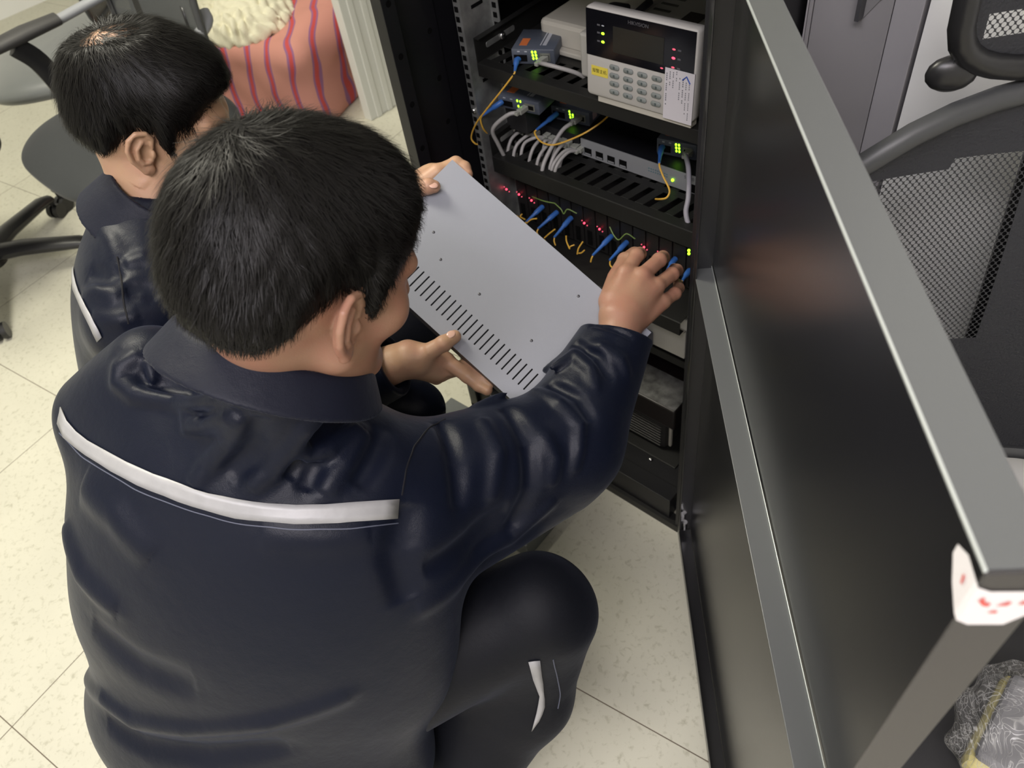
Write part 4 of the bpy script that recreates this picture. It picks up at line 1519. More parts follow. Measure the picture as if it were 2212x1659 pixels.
# ---------------- the near man
J1 = dict(head=(-0.5271, 0.2428, 1.0535), neck=(-0.610, 0.200, 0.885), chest=(-0.630, 0.100, 0.68), pelvis=(-0.632, -0.04, 0.36),
          sh_r=(-0.5066, 0.2518, 0.7276), sh_l=(-0.757, 0.122, 0.800),
          el_r=(-0.4359, 0.4569, 0.6598), el_l=(-0.86, 0.30, 0.62), wr_r=(-0.4801, 0.6328, 0.7004), wr_l=(-0.72, 0.42, 0.56),
          kn_r=(-0.3791, 0.3017, 0.5013), kn_l=(-0.78, 0.33, 0.47), an_r=(-0.495, 0.075, 0.09), an_l=(-0.80, 0.12, 0.09),
          toe_r=(-0.46, 0.20, 0.03), toe_l=(-0.81, 0.28, 0.03))
HR1 = dict(forearm=(-0.4515, 0.5742, 0.6796), wrist=(-0.4743, 0.6331, 0.7169), wr=0.027,
           mcp=[(-0.5061, 0.6893, 0.7451), (-0.4856, 0.6981, 0.7431), (-0.4660, 0.7061, 0.7277), (-0.4537, 0.7046, 0.7050)],
           fingers=[[(-0.5146, 0.7273, 0.7466), (-0.5282, 0.7547, 0.7250), (-0.5415, 0.7665, 0.7074)],
                    [(-0.4874, 0.7444, 0.7382), (-0.5002, 0.7737, 0.7172), (-0.5167, 0.7892, 0.6972)],
                    [(-0.4670, 0.7475, 0.7194), (-0.4766, 0.7752, 0.7020), (-0.4933, 0.7943, 0.6842)],
                    [(-0.4520, 0.7328, 0.7004), (-0.4614, 0.7577, 0.6878), (-0.4754, 0.7775, 0.6755)]],
           thumb=[(-0.5037, 0.6477, 0.7254), (-0.5234, 0.6881, 0.7292), (-0.5382, 0.7314, 0.7247), (-0.5446, 0.7614, 0.7132)])


def jacket1(P_, Fr, hc):
    lat = P_['sh_r'] - P_['sh_l']
    F1 = S1_FOLDS
    wr = np.asarray(HR1['wrist'], f32)
    el = P_['el_r']
    cuff = wr + (np.asarray(HR1['forearm'], f32) - wr) * 0.30
    ax = (wr - np.asarray(HR1['forearm'], f32))
    ax /= np.linalg.norm(ax)

    def f(p):
        d, R_, up, lt, fw = torso(p, P_, lat, 0.240, 0.140, 0.66, 1.06)
        for s in ('r', 'l'):
            d = smin(d, s_cap(p, P_['neck'] * 0.55 + P_['chest'] * 0.45, P_['sh_' + s], 0.072, 0.070), 0.055)
        d = smin(d, s_cap(p, P_['sh_r'], P_['el_r'], 0.078, 0.070), 0.022)
        d = smin(d, s_cap(p, (-0.7457, 0.1339, 0.8950), (-0.8104, 0.0743, 0.8361), 0.050, 0.052), 0.05)
        d = smin(d, s_cap(p, (-0.5204, 0.2112, 0.6385), (-0.4406, 0.4370, 0.6106), 0.085, 0.062), 0.03)
        d = smin(d, s_cap(p, P_['el_r'], cuff, 0.074, 0.049), 0.022)
        d = smin(d, s_cap(p, P_['sh_l'], P_['el_l'], 0.077, 0.062), 0.03)
        d = smin(d, s_cap(p, P_['el_l'], P_['wr_l'], 0.060, 0.048), 0.03)
        # cuff opening
        h_ = (p - cuff) @ ax
        near = np.linalg.norm(p - cuff, axis=1) < 0.09
        d = np.where(near, smax(d, h_ - 0.0, 0.004), d)
        d = np.where(near, smax(d, -s_cap(p, cuff - ax * 0.03, cuff + ax * 0.05, 0.036, 0.040), 0.004), d)
        # neck opening
        cc_ = np.asarray(CO1['c'], f32)
        d = smin(d, s_cap(p, P_['neck'], cc_ - np.array([0, 0.01, 0.018], f32), 0.066, 0.070), 0.05)
        d = d - folds(p, F1) * 1.7
        d = smax(d, -s_cap(p, cc_, hc, 0.058, 0.085), 0.008)
        return d
    return f


def collar1(P_, Fr, hc):
    return collar_sdf(P_['neck'], CO1)


def collar_sdf(nk, C_):
    """folded shirt collar: slanted elliptical band standing round the neck"""
    c = np.asarray(C_['c'], f32)
    R_ = frame(C_['fwd'], C_['up'])
    a_, b_ = C_['r']
    h = C_['h']

    def f(p):
        q = (p - c) @ R_
        z = q[:, 2]
        fl = 1 + C_.get('flare', 0.25) * np.clip(-z / h, -1, 1)
        rr = np.sqrt((q[:, 0] / (a_ * fl)) ** 2 + (q[:, 1] / (b_ * fl)) ** 2)
        dd_ = (rr - 1) * min(a_, b_)
        d = np.abs(dd_) - 0.0032
        d = smax(d, np.abs(z + 0.0) - h, 0.004)
        # open at the throat
        d = smax(d, (q[:, 0] - a_ * 0.72) + np.abs(q[:, 1]) * -0.5, 0.004)
        return d
    return f


CO1 = dict(c=(-0.5730, 0.2004, 0.9584), fwd=(0.1, 0.95, -0.90), up=(-0.11, 1.04, 0.95), r=(0.100, 0.106), h=0.020, flare=0.10)
S1_FOLDS = [
    ([(-0.7235, 0.1299, 0.9406), (-0.7298, 0.1050, 0.9347), (-0.7237, 0.0956, 0.9262), (-0.7018, 0.0987, 0.9185), (-0.6583, 0.1221, 0.9141), (-0.5398, 0.1398, 0.9755), (-0.5126, 0.1634, 0.9632)], 0.0082, 0.0119),
    ([(-0.7114, 0.1164, 0.9323), (-0.6926, 0.1161, 0.9213), (-0.6580, 0.1328, 0.9187), (-0.5572, 0.1350, 0.9801)], 0.0098, -0.009),
    ([(-0.7117, 0.1305, 0.9351), (-0.6920, 0.1154, 0.9208)], 0.0057, 0.0070),
    ([(-0.6393, 0.1209, 0.9158), (-0.6231, 0.1106, 0.9095), (-0.5942, 0.1191, 0.9234), (-0.5449, 0.1300, 0.9618)], 0.0066, 0.0112),
    ([(-0.6107, 0.1209, 0.9227), (-0.5510, 0.1305, 0.9691), (-0.5281, 0.1470, 0.9719)], 0.0082, -0.008),
    ([(-0.5343, 0.1362, 0.9618), (-0.5645, 0.1204, 0.9135), (-0.5846, 0.0974, 0.8885), (-0.5901, 0.0745, 0.8744)], 0.0090, 0.0098),
    ([(-0.5215, 0.1471, 0.9598), (-0.5366, 0.1326, 0.9218), (-0.5641, 0.1020, 0.8806)], 0.0115, -0.007),
    ([(-0.5042, 0.1997, 0.9318), (-0.5065, 0.1754, 0.9245), (-0.5163, 0.1605, 0.9075), (-0.5317, 0.1345, 0.8805), (-0.5431, 0.1104, 0.8711)], 0.0082, 0.0168),
    ([(-0.5168, 0.1602, 0.9059), (-0.5151, 0.1673, 0.8812), (-0.5102, 0.1885, 0.8758), (-0.5180, 0.2298, 0.8666)], 0.0074, 0.0140),
    ([(-0.5117, 0.1779, 0.9034), (-0.5153, 0.2060, 0.8938), (-0.5334, 0.2442, 0.8689)], 0.0107, -0.013),
    ([(-0.5204, 0.1398, 0.8695), (-0.5170, 0.1587, 0.8784), (-0.5107, 0.1635, 0.8703), (-0.5059, 0.1439, 0.8570)], 0.0098, -0.007),
    ([(-0.5114, 0.2312, 0.8591), (-0.4963, 0.1918, 0.8580), (-0.4914, 0.1560, 0.8486)], 0.0090, 0.0112),
    ([(-0.5059, 0.2508, 0.8428), (-0.4840, 0.2117, 0.8455), (-0.4772, 0.1848, 0.8413)], 0.0115, -0.006),
    ([(-0.7622, -0.0337, 0.7783), (-0.7088, -0.0561, 0.7520), (-0.6489, -0.0545, 0.7374)], 0.0148, 0.008),
    ([(-0.7225, 0.0058, 0.8442), (-0.6608, 0.0082, 0.8408), (-0.6087, 0.0047, 0.8117)], 0.0197, 0.007),
    ([(-0.8087, -0.1511, 0.4913), (-0.7121, -0.1415, 0.5507), (-0.6575, -0.1314, 0.5533), (-0.5835, -0.0931, 0.5749), (-0.4925, -0.0240, 0.6031), (-0.4289, 0.0561, 0.6248)], 0.0107, 0.010),
    ([(-0.7155, -0.1631, 0.5099), (-0.6449, -0.1454, 0.5174), (-0.5595, -0.0965, 0.5337), (-0.4811, -0.0274, 0.5531)], 0.0148, -0.009),
    ([(-0.6985, -0.0870, 0.6897), (-0.6267, -0.0805, 0.6664), (-0.5598, -0.0515, 0.6609)], 0.0213, -0.006),
    ([(-0.5181, 0.0867, 0.8330), (-0.4732, 0.1285, 0.8174), (-0.4487, 0.1658, 0.8052)], 0.0164, 0.004),
    ([(-0.4427, 0.2128, 0.8036), (-0.4260, 0.1732, 0.7717), (-0.4096, 0.1540, 0.7172)], 0.0180, -0.010),
    ([(-0.5077, 0.3223, 0.7843), (-0.4508, 0.2905, 0.7836), (-0.4219, 0.2574, 0.7576)], 0.0107, -0.008),
    ([(-0.4791, 0.3607, 0.7702), (-0.4347, 0.3382, 0.7611), (-0.4154, 0.2983, 0.7315)], 0.0082, 0.009),
    ([(-0.4782, 0.3985, 0.7550), (-0.4228, 0.3757, 0.7476), (-0.3990, 0.3452, 0.7082), (-0.4097, 0.3104, 0.6604)], 0.0107, -0.009),
    ([(-0.4855, 0.4555, 0.7262), (-0.4350, 0.4512, 0.7400), (-0.4009, 0.4443, 0.7298), (-0.3862, 0.4230, 0.7146), (-0.3808, 0.4030, 0.6947)], 0.0066, 0.010),
    ([(-0.4244, 0.4030, 0.7444), (-0.3974, 0.3930, 0.7210), (-0.3900, 0.3714, 0.6945)], 0.0082, 0.006),
    ([(-0.4727, 0.4735, 0.7311), (-0.4238, 0.4736, 0.7365), (-0.3938, 0.4616, 0.7244)], 0.0074, -0.008),
    ([(-0.5117, 0.3765, 0.7529), (-0.4742, 0.5271, 0.7386), (-0.4396, 0.5185, 0.7410), (-0.4170, 0.5006, 0.7331)], 0.0074, 0.008),
    ([(-0.6788, 0.4438, 0.5658), (-0.4479, 0.5546, 0.7459), (-0.4204, 0.5588, 0.7342), (-0.4037, 0.5502, 0.7178)], 0.0074, 0.008),
    ([(-0.4892, 0.5479, 0.7348), (-0.4434, 0.5384, 0.7435), (-0.4126, 0.5258, 0.7301)], 0.0066, -0.007),
    ([(-0.4870, 0.5812, 0.7433), (-0.4615, 0.5838, 0.7504), (-0.4290, 0.5945, 0.7385)], 0.0041, -0.0045),
    ([(-0.4041, 0.1567, 0.6974), (-0.4067, 0.2274, 0.6719), (-0.4100, 0.3073, 0.6425), (-0.3884, 0.3740, 0.6623)], 0.0115, 0.007),
    ([(-0.4094, 0.1883, 0.7381), (-0.4120, 0.2499, 0.7087), (-0.4062, 0.3142, 0.7004)], 0.0131, -0.007),
]
S1 = dict(base=(-0.55, 0.05, 0), label='man in a navy work jacket crouching nearest, reaching his right hand into the rack',
          j=J1, face=polar(82, 28), up=(0, 0, 1), skin=M_SKIN1, hand_r=HR1, jacket=jacket1, collar=collar1,
          hair=0.012, fringe=0.010, nhair=26000, tx=[((-0.3643, 0.3141, 0.4716), (-0.3701, 0.2419, 0.3245), 0.058, 0.062), ((-0.3701, 0.2419, 0.3245), (-0.4082, 0.1491, 0.2277), 0.060, 0.075)], whorl=(-0.060, 0.004, 0.118), seed=3,
          hair_len=lambda q, h: 0.034 if q[2] > 0.06 else (0.018 if q[2] > 0.0 else 0.009))
man1, jk1, fj1 = make_person(S1)

# ---------------- the man behind him
J2 = dict(head=(-1.0500, 0.3759, 0.9909), neck=(-1.051, 0.329, 0.880), chest=(-1.056, 0.299, 0.695), pelvis=(-1.136, 0.169, 0.355),
          sh_r=(-0.951, 0.199, 0.810), sh_l=(-1.161, 0.469, 0.815),
          el_r=(-0.8406, 0.2865, 0.5918), el_l=(-0.986, 0.629, 0.655), wr_r=(-0.6967, 0.3995, 0.7093), wr_l=(-0.8770, 0.5913, 0.7918),
          kn_r=(-0.891, 0.449, 0.435), kn_l=(-0.956, 0.709, 0.455), an_r=(-1.046, 0.229, 0.090), an_l=(-1.166, 0.529, 0.090),
          toe_r=(-0.936, 0.309, 0.030), toe_l=(-1.046, 0.629, 0.030))
HR2 = dict(forearm=(-0.7418, 0.3613, 0.6768), wrist=(-0.6852, 0.4140, 0.7034), wr=0.026,
           mcp=[(-0.6543, 0.4546, 0.6833), (-0.6606, 0.4499, 0.6671), (-0.6684, 0.4484, 0.6505), (-0.6794, 0.4478, 0.6369)],
           fingers=[[(-0.6184, 0.4597, 0.6677), (-0.5990, 0.4612, 0.6588), (-0.5860, 0.4630, 0.6555)],
                    [(-0.6261, 0.4678, 0.6673), (-0.6025, 0.4712, 0.6642), (-0.5871, 0.4757, 0.6630)],
                    [(-0.6380, 0.4695, 0.6633), (-0.6168, 0.4779, 0.6689), (-0.6030, 0.4835, 0.6724)],
                    [(-0.6543, 0.4692, 0.6535), (-0.6337, 0.4765, 0.6696), (-0.6224, 0.4810, 0.6774)]],
           thumb=[(-0.6699, 0.4227, 0.7050), (-0.6551, 0.4352, 0.7188), (-0.6430, 0.4512, 0.7269), (-0.6386, 0.4693, 0.7278)])
HL2 = dict(forearm=(-0.9366, 0.5543, 0.7497), wrist=(-0.8474, 0.5941, 0.8069), wr=0.026,
           mcp=[(-0.8109, 0.6395, 0.8363), (-0.8296, 0.6455, 0.8265), (-0.8437, 0.6465, 0.8162), (-0.8556, 0.6451, 0.8063)],
           fingers=[[(-0.8007, 0.6697, 0.8377), (-0.7878, 0.6732, 0.8327), (-0.7786, 0.6692, 0.8268)],
                    [(-0.8111, 0.6678, 0.8280), (-0.7926, 0.6678, 0.8237), (-0.7788, 0.6603, 0.8190)],
                    [(-0.8226, 0.6613, 0.8172), (-0.7980, 0.6558, 0.8149), (-0.7833, 0.6452, 0.8133)],
                    [(-0.8319, 0.6524, 0.8068), (-0.8042, 0.6398, 0.8074), (-0.7884, 0.6287, 0.8074)]],
           thumb=[(-0.8150, 0.5897, 0.8272), (-0.7977, 0.5889, 0.8419), (-0.7840, 0.5961, 0.8472), (-0.7786, 0.6024, 0.8446)])


def jacket2(P_, Fr, hc):
    lat = P_['sh_r'] - P_['sh_l']
    wr = np.asarray(HR2['wrist'], f32)
    fa = np.asarray(HR2['forearm'], f32)
    ax = (wr - fa) / np.linalg.norm(wr - fa)
    cuff = wr - ax * 0.022

    def f(p):
        d, R_, up, lt, fw = torso(p, P_, lat, 0.195, 0.128)
        for s in ('r', 'l'):
            d = smin(d, s_cap(p, P_['neck'] * 0.55 + P_['chest'] * 0.45, P_['sh_' + s], 0.066, 0.066), 0.05)
        d = smin(d, s_cap(p, P_['sh_r'], P_['el_r'], 0.068, 0.056), 0.022)
        d = smin(d, s_cap(p, P_['el_r'], cuff, 0.056, 0.046), 0.022)
        d = smin(d, s_cap(p, P_['sh_l'], P_['el_l'], 0.068, 0.056), 0.022)
        d = smin(d, s_cap(p, P_['el_l'], P_['wr_l'], 0.056, 0.046), 0.022)
        h_ = (p - cuff) @ ax
        near = np.linalg.norm(p - cuff, axis=1) < 0.09
        d = np.where(near, smax(d, h_, 0.004), d)
        d = np.where(near, smax(d, -s_cap(p, cuff - ax * 0.03, cuff + ax * 0.05, 0.034, 0.038), 0.004), d)
        cc_ = np.asarray(CO2['c'], f32)
        d = smin(d, s_cap(p, P_['neck'], cc_ - np.array([0, 0, 0.02], f32), 0.060, 0.064), 0.05)
        d = d - folds(p, S2_FOLDS) * 1.2
        d = smax(d, -s_cap(p, cc_, hc, 0.052, 0.080), 0.008)
        return d
    return f


CO2 = dict(c=(-1.0517, 0.3218, 0.8787), fwd=(0.75, 0.6, -0.80), up=(0.45, 0.75, 0.95), r=(0.084, 0.088), h=0.034, flare=0.16)
S2_FOLDS = [
    ([(-1.0765, 0.2419, 0.9039), (-1.0011, 0.2290, 0.9042), (-0.9724, 0.2179, 0.8935)], 0.012, 0.006),
    ([(-1.0066, 0.1829, 0.8792), (-0.9592, 0.1882, 0.8857), (-0.9547, 0.2090, 0.8883)], 0.012, -0.008),
    ([(-0.9867, 0.1582, 0.8668), (-0.9574, 0.1744, 0.8811), (-0.9252, 0.1847, 0.8773)], 0.012, 0.007),
    ([(-0.9604, 0.2189, 0.8904), (-0.9517, 0.2401, 0.8871), (-0.9366, 0.2496, 0.8754)], 0.010, 0.007),
    ([(-0.9256, 0.1926, 0.8790), (-0.9170, 0.2125, 0.8745), (-0.9025, 0.2209, 0.8610)], 0.012, -0.009),
    ([(-0.9444, 0.1443, 0.8587), (-0.9096, 0.1660, 0.8599), (-0.8983, 0.1856, 0.8583)], 0.010, 0.006),
]
S2 = dict(base=(-1.1, 0.25, 0), label='man in a navy work jacket with thinning hair, crouching behind, holding a grey case',
          j=J2, face=polar(48, 22), up=(0, 0, 1), skin=M_SKIN2, hand_r=HR2, hand_l=HL2, jacket=jacket2, collar=lambda P_, Fr, hc: collar_sdf(P_['neck'], CO2),
          hair=0.013, fringe=0.012, thin=[((-0.055, 0.0, 0.118), 0.052, 1100)], whorl=(-0.062, -0.005, 0.110), seed=11, head_scale=0.935, bald=[((-0.070, 0.0, 0.105), 0.030), ((-0.040, 0.0, 0.124), 0.034)],
          hair_len=lambda q, h: 0.040 if q[2] > 0.06 else (0.028 if q[2] > 0.0 else 0.012),
          keep=lambda q, rng: (np.linalg.norm(q - np.array([-0.055, 0.0, 0.118])) > 0.046) or rng.random() < 0.5)
man2, jk2, fj2 = make_person(S2)

# ================================================================ reflective tape and seams on the jackets
def ribbon(name, cols, m, parent, th=0.0009):
    """cols: rows across the ribbon at each station"""
    n = len(cols[0])
    vs = [p for c in cols for p in c]
    fs = []
    for i in range(len(cols) - 1):
        for k in range(n - 1):
            fs.append((i * n + k, i * n + k + 1, (i + 1) * n + k + 1, (i + 1) * n + k))
    o = MB().add(vs, fs).build(name, m, parent, smooth=True, auto=False)
    if parent.parent:
        o.matrix_parent_inverse = parent.matrix_world.inverted() if False else Matrix()
    s_ = o.modifiers.new('solid', 'SOLIDIFY')
    s_.thickness = th
    s_.offset = 0
    return o
ribbon('reflective_tape', [[(-0.8015, 0.0419, 0.8838), (-0.7995, 0.0374, 0.8799), (-0.7991, 0.0326, 0.8751), (-0.7983, 0.0281, 0.8703)],
  [(-0.7814, 0.0365, 0.8796), (-0.7818, 0.0318, 0.8743), (-0.7817, 0.0274, 0.8690), (-0.7819, 0.0230, 0.8634)],
  [(-0.7607, 0.0355, 0.8770), (-0.7596, 0.0318, 0.8727), (-0.7585, 0.0278, 0.8680), (-0.7576, 0.0241, 0.8635)],
  [(-0.7375, 0.0371, 0.8768), (-0.7358, 0.0334, 0.8731), (-0.7339, 0.0298, 0.8695), (-0.7318, 0.0261, 0.8661)],
  [(-0.7131, 0.0408, 0.8789), (-0.7113, 0.0368, 0.8758), (-0.7083, 0.0329, 0.8728), (-0.7053, 0.0292, 0.8703)],
  [(-0.6903, 0.0443, 0.8811), (-0.6879, 0.0400, 0.8779), (-0.6850, 0.0361, 0.8748), (-0.6828, 0.0319, 0.8715)],
  [(-0.6690, 0.0480, 0.8818), (-0.6663, 0.0441, 0.8786), (-0.6643, 0.0399, 0.8751), (-0.6619, 0.0361, 0.8717)],
  [(-0.6498, 0.0527, 0.8816), (-0.6476, 0.0482, 0.8779), (-0.6459, 0.0441, 0.8743), (-0.6435, 0.0400, 0.8703)],
  [(-0.6322, 0.0574, 0.8803), (-0.6304, 0.0533, 0.8767), (-0.6283, 0.0495, 0.8731), (-0.6266, 0.0451, 0.8689)],
  [(-0.6159, 0.0632, 0.8791), (-0.6140, 0.0589, 0.8751), (-0.6123, 0.0545, 0.8710), (-0.6105, 0.0508, 0.8672)],
  [(-0.6004, 0.0684, 0.8774), (-0.5982, 0.0643, 0.8732), (-0.5968, 0.0601, 0.8688), (-0.5953, 0.0558, 0.8644)],
  [(-0.5822, 0.0734, 0.8768), (-0.5825, 0.0699, 0.8708), (-0.5817, 0.0658, 0.8661), (-0.5807, 0.0618, 0.8619)],
  [(-0.5713, 0.0801, 0.8714), (-0.5695, 0.0761, 0.8671), (-0.5682, 0.0721, 0.8632), (-0.5667, 0.0684, 0.8590)],
  [(-0.5587, 0.0876, 0.8688), (-0.5570, 0.0833, 0.8646), (-0.5550, 0.0790, 0.8600), (-0.5536, 0.0748, 0.8555)],
  [(-0.5463, 0.0950, 0.8656), (-0.5446, 0.0905, 0.8611), (-0.5425, 0.0863, 0.8565), (-0.5410, 0.0818, 0.8517)],
  [(-0.5346, 0.1029, 0.8622), (-0.5326, 0.0988, 0.8577), (-0.5311, 0.0945, 0.8535), (-0.5294, 0.0900, 0.8489)],
  [(-0.5236, 0.1116, 0.8584), (-0.5216, 0.1071, 0.8542), (-0.5195, 0.1031, 0.8503), (-0.5177, 0.0988, 0.8467)],
  [(-0.5134, 0.1206, 0.8551), (-0.5110, 0.1163, 0.8509), (-0.5087, 0.1117, 0.8471), (-0.5062, 0.1077, 0.8438)],
  [(-0.5032, 0.1301, 0.8511), (-0.5009, 0.1254, 0.8473), (-0.4982, 0.1211, 0.8435), (-0.4956, 0.1164, 0.8402)],
  [(-0.4938, 0.1403, 0.8477), (-0.4915, 0.1357, 0.8438), (-0.4891, 0.1311, 0.8403), (-0.4859, 0.1264, 0.8367)],
  [(-0.4843, 0.1503, 0.8442), (-0.4821, 0.1459, 0.8396), (-0.4798, 0.1413, 0.8360), (-0.4768, 0.1369, 0.8327)],
  [(-0.4765, 0.1618, 0.8392), (-0.4740, 0.1567, 0.8354), (-0.4709, 0.1520, 0.8316), (-0.4681, 0.1472, 0.8285)],
  [(-0.4692, 0.1730, 0.8341), (-0.4660, 0.1681, 0.8303), (-0.4633, 0.1633, 0.8270), (-0.4602, 0.1587, 0.8238)],
  [(-0.4616, 0.1848, 0.8281), (-0.4589, 0.1799, 0.8246), (-0.4560, 0.1755, 0.8209), (-0.4527, 0.1708, 0.8170)],
  [(-0.4549, 0.1967, 0.8212), (-0.4521, 0.1923, 0.8167), (-0.4495, 0.1880, 0.8122), (-0.4472, 0.1832, 0.8081)],
  [(-0.4491, 0.2099, 0.8118), (-0.4480, 0.2051, 0.8039), (-0.4468, 0.2019, 0.7992), (-0.4450, 0.1977, 0.7937)]], M_TAPE, jk1)
ribbon('reflective_tape', [[(-1.0784, 0.1844, 0.8570), (-1.0813, 0.1783, 0.8480)],
  [(-1.0562, 0.1755, 0.8595), (-1.0608, 0.1691, 0.8494)],
  [(-1.0349, 0.1678, 0.8603), (-1.0448, 0.1615, 0.8484)],
  [(-1.0129, 0.1610, 0.8613), (-1.0185, 0.1550, 0.8521)],
  [(-0.9738, 0.1530, 0.8732), (-0.9858, 0.1479, 0.8608)],
  [(-0.9626, 0.1495, 0.8681), (-0.9683, 0.1431, 0.8603)],
  [(-0.9487, 0.1463, 0.8652), (-0.9543, 0.1394, 0.8574)],
  [(-0.9344, 0.1421, 0.8616), (-0.9441, 0.1362, 0.8518)],
  [(-0.9288, 0.1400, 0.8524), (-0.9381, 0.1332, 0.8441)],
  [(-0.9243, 0.1374, 0.8431), (-0.9326, 0.1307, 0.8354)]], M_TAPE, jk2)

tr1 = [c for c in man1.children if c.name.startswith('trousers')][0]
ribbon('reflective_tape', [[(-0.3364, 0.2346, 0.5091), (-0.3314, 0.2405, 0.5082), (-0.3267, 0.2458, 0.5063)],
  [(-0.3337, 0.2327, 0.4880), (-0.3297, 0.2382, 0.4881), (-0.3257, 0.2435, 0.4868)],
  [(-0.3330, 0.2320, 0.4609), (-0.3290, 0.2372, 0.4630), (-0.3256, 0.2420, 0.4652)],
  [(-0.3305, 0.2318, 0.4365), (-0.3278, 0.2358, 0.4393), (-0.3247, 0.2404, 0.4427)],
  [(-0.3266, 0.2306, 0.4157), (-0.3249, 0.2341, 0.4196), (-0.3236, 0.2372, 0.4236)],
  [(-0.3261, 0.2243, 0.3979), (-0.3237, 0.2290, 0.4018), (-0.3214, 0.2341, 0.4067)],
  [(-0.3249, 0.2167, 0.3834), (-0.3221, 0.2230, 0.3869), (-0.3195, 0.2295, 0.3909)],
  [(-0.3239, 0.2082, 0.3702), (-0.3214, 0.2152, 0.3752), (-0.3190, 0.2222, 0.3798)],
  [(-0.3229, 0.1997, 0.3561), (-0.3211, 0.2069, 0.3637), (-0.3194, 0.2141, 0.3704)]], M_TAPE, tr1)
M_SEAM = mat('dark_seam_thread', (0.004, 0.004, 0.007), 0.7)
M_STITCH = mat('pale_stitching', (0.09, 0.10, 0.14), 0.6)
MB().tube(bez([(-0.5097, 0.3320, 0.7776), (-0.5090, 0.3201, 0.7823), (-0.5027, 0.3052, 0.7955), (-0.4944, 0.2903, 0.8061), (-0.4870, 0.2770, 0.8130), (-0.4814, 0.2653, 0.8182), (-0.4748, 0.2552, 0.8202), (-0.4689, 0.2450, 0.8213), (-0.4639, 0.2365, 0.8207), (-0.4589, 0.2290, 0.8183), (-0.4547, 0.2218, 0.8150), (-0.4510, 0.2150, 0.8109)], 3), 0.0009, seg=5).build('armhole_seam', M_SEAM, jk1, smooth=True).matrix_parent_inverse = Matrix()
MB().tube(bez([(-0.7944, 0.0235, 0.8615), (-0.7692, 0.0233, 0.8600), (-0.7436, 0.0227, 0.8596), (-0.7136, 0.0254, 0.8650), (-0.6873, 0.0290, 0.8676), (-0.6657, 0.0327, 0.8675), (-0.6461, 0.0361, 0.8655), (-0.6274, 0.0415, 0.8637), (-0.6102, 0.0476, 0.8618), (-0.5939, 0.0536, 0.8591), (-0.5786, 0.0599, 0.8562), (-0.5639, 0.0670, 0.8532), (-0.5498, 0.0740, 0.8492), (-0.5363, 0.0821, 0.8455), (-0.5237, 0.0911, 0.8426), (-0.5105, 0.1003, 0.8409), (-0.4984, 0.1094, 0.8373), (-0.4875, 0.1195, 0.8337), (-0.4776, 0.1304, 0.8299), (-0.4676, 0.1416, 0.8250), (-0.4587, 0.1530, 0.8195), (-0.4515, 0.1659, 0.8130), (-0.4466, 0.1800, 0.8028), (-0.4445, 0.1958, 0.7876)], 3), 0.0008, seg=5).build('yoke_seam', M_STITCH, jk1, smooth=True).matrix_parent_inverse = Matrix()
MB().tube(bez([(-0.7131, 0.1445, 0.9350), (-0.7010, 0.1458, 0.9276), (-0.6875, 0.1480, 0.9217), (-0.6674, 0.1504, 0.9226), (-0.5789, 0.1365, 0.9824), (-0.5600, 0.1397, 0.9853), (-0.5442, 0.1437, 0.9863), (-0.5335, 0.1487, 0.9830), (-0.5239, 0.1543, 0.9787), (-0.5155, 0.1611, 0.9734), (-0.5100, 0.1686, 0.9658), (-0.5058, 0.1768, 0.9558)], 3), 0.0008, seg=5).build('collar_seam', M_STITCH, jk1, smooth=True).matrix_parent_inverse = Matrix()
MB().tube(bez([(-0.9732, 0.2181, 0.8970), (-0.9639, 0.2123, 0.8912), (-0.9572, 0.2066, 0.8843), (-0.9402, 0.1989, 0.8840), (-0.9281, 0.1910, 0.8808), (-0.9200, 0.1846, 0.8754), (-0.9117, 0.1787, 0.8698), (-0.9022, 0.1736, 0.8644), (-0.8984, 0.1690, 0.8553)], 3), 0.0012, seg=5).build('shoulder_seam', M_SEAM, jk2, smooth=True).matrix_parent_inverse = Matrix()
MB().tube(bez([(-0.3172, 0.2595, 0.4977), (-0.3166, 0.2589, 0.4771), (-0.3159, 0.2590, 0.4547), (-0.3148, 0.2580, 0.4347), (-0.3130, 0.2564, 0.4162), (-0.3112, 0.2540, 0.3988), (-0.3104, 0.2492, 0.3846), (-0.3092, 0.2432, 0.3732)], 3), 0.0009, seg=5).build('trouser_seam', M_STITCH, tr1, smooth=True).matrix_parent_inverse = Matrix()

# thumb nails
body2 = [c for c in man2.children if c.name.startswith('body')][0]
for (c_, a_, b_) in (((-0.6383, 0.4639, 0.7372), (-0.6430, 0.4512, 0.7269), (-0.6386, 0.4693, 0.7278)), ((-0.7727, 0.5969, 0.8524), (-0.7840, 0.5961, 0.8472), (-0.7786, 0.6024, 0.8446))):
    fx = (Vector(b_) - Vector(a_)).normalized()
    nz_ = Vector(_U * 0.5 - _F).normalized()
    ly = nz_.cross(fx).normalized()
    nz_ = fx.cross(ly)
    Mx = Matrix((fx, ly, nz_)).transposed()
    n_ = MB().sph(c_, (0.0068, 0.0055, 0.0012), M=Mx.to_3x3(), seg=14, rings=8).build('fingernail', M_NAIL, body2, smooth=True)

# ================================================================ office chairs
M_FAB = mat('charcoal_seat_fabric', (0.020, 0.023, 0.025), 0.70, sheen=0.12, bump=0.2, bscale=500)
M_PLA = mat('black_chair_plastic', (0.014, 0.014, 0.015), 0.33)
M_PLG = mat('grey_chair_frame', (0.050, 0.052, 0.054), 0.42)
M_ARMG = mat('silver_grey_arm', (0.30, 0.31, 0.33), 0.4)
M_CHROME = mat('chrome', (0.75, 0.75, 0.75), 0.12, 1.0)


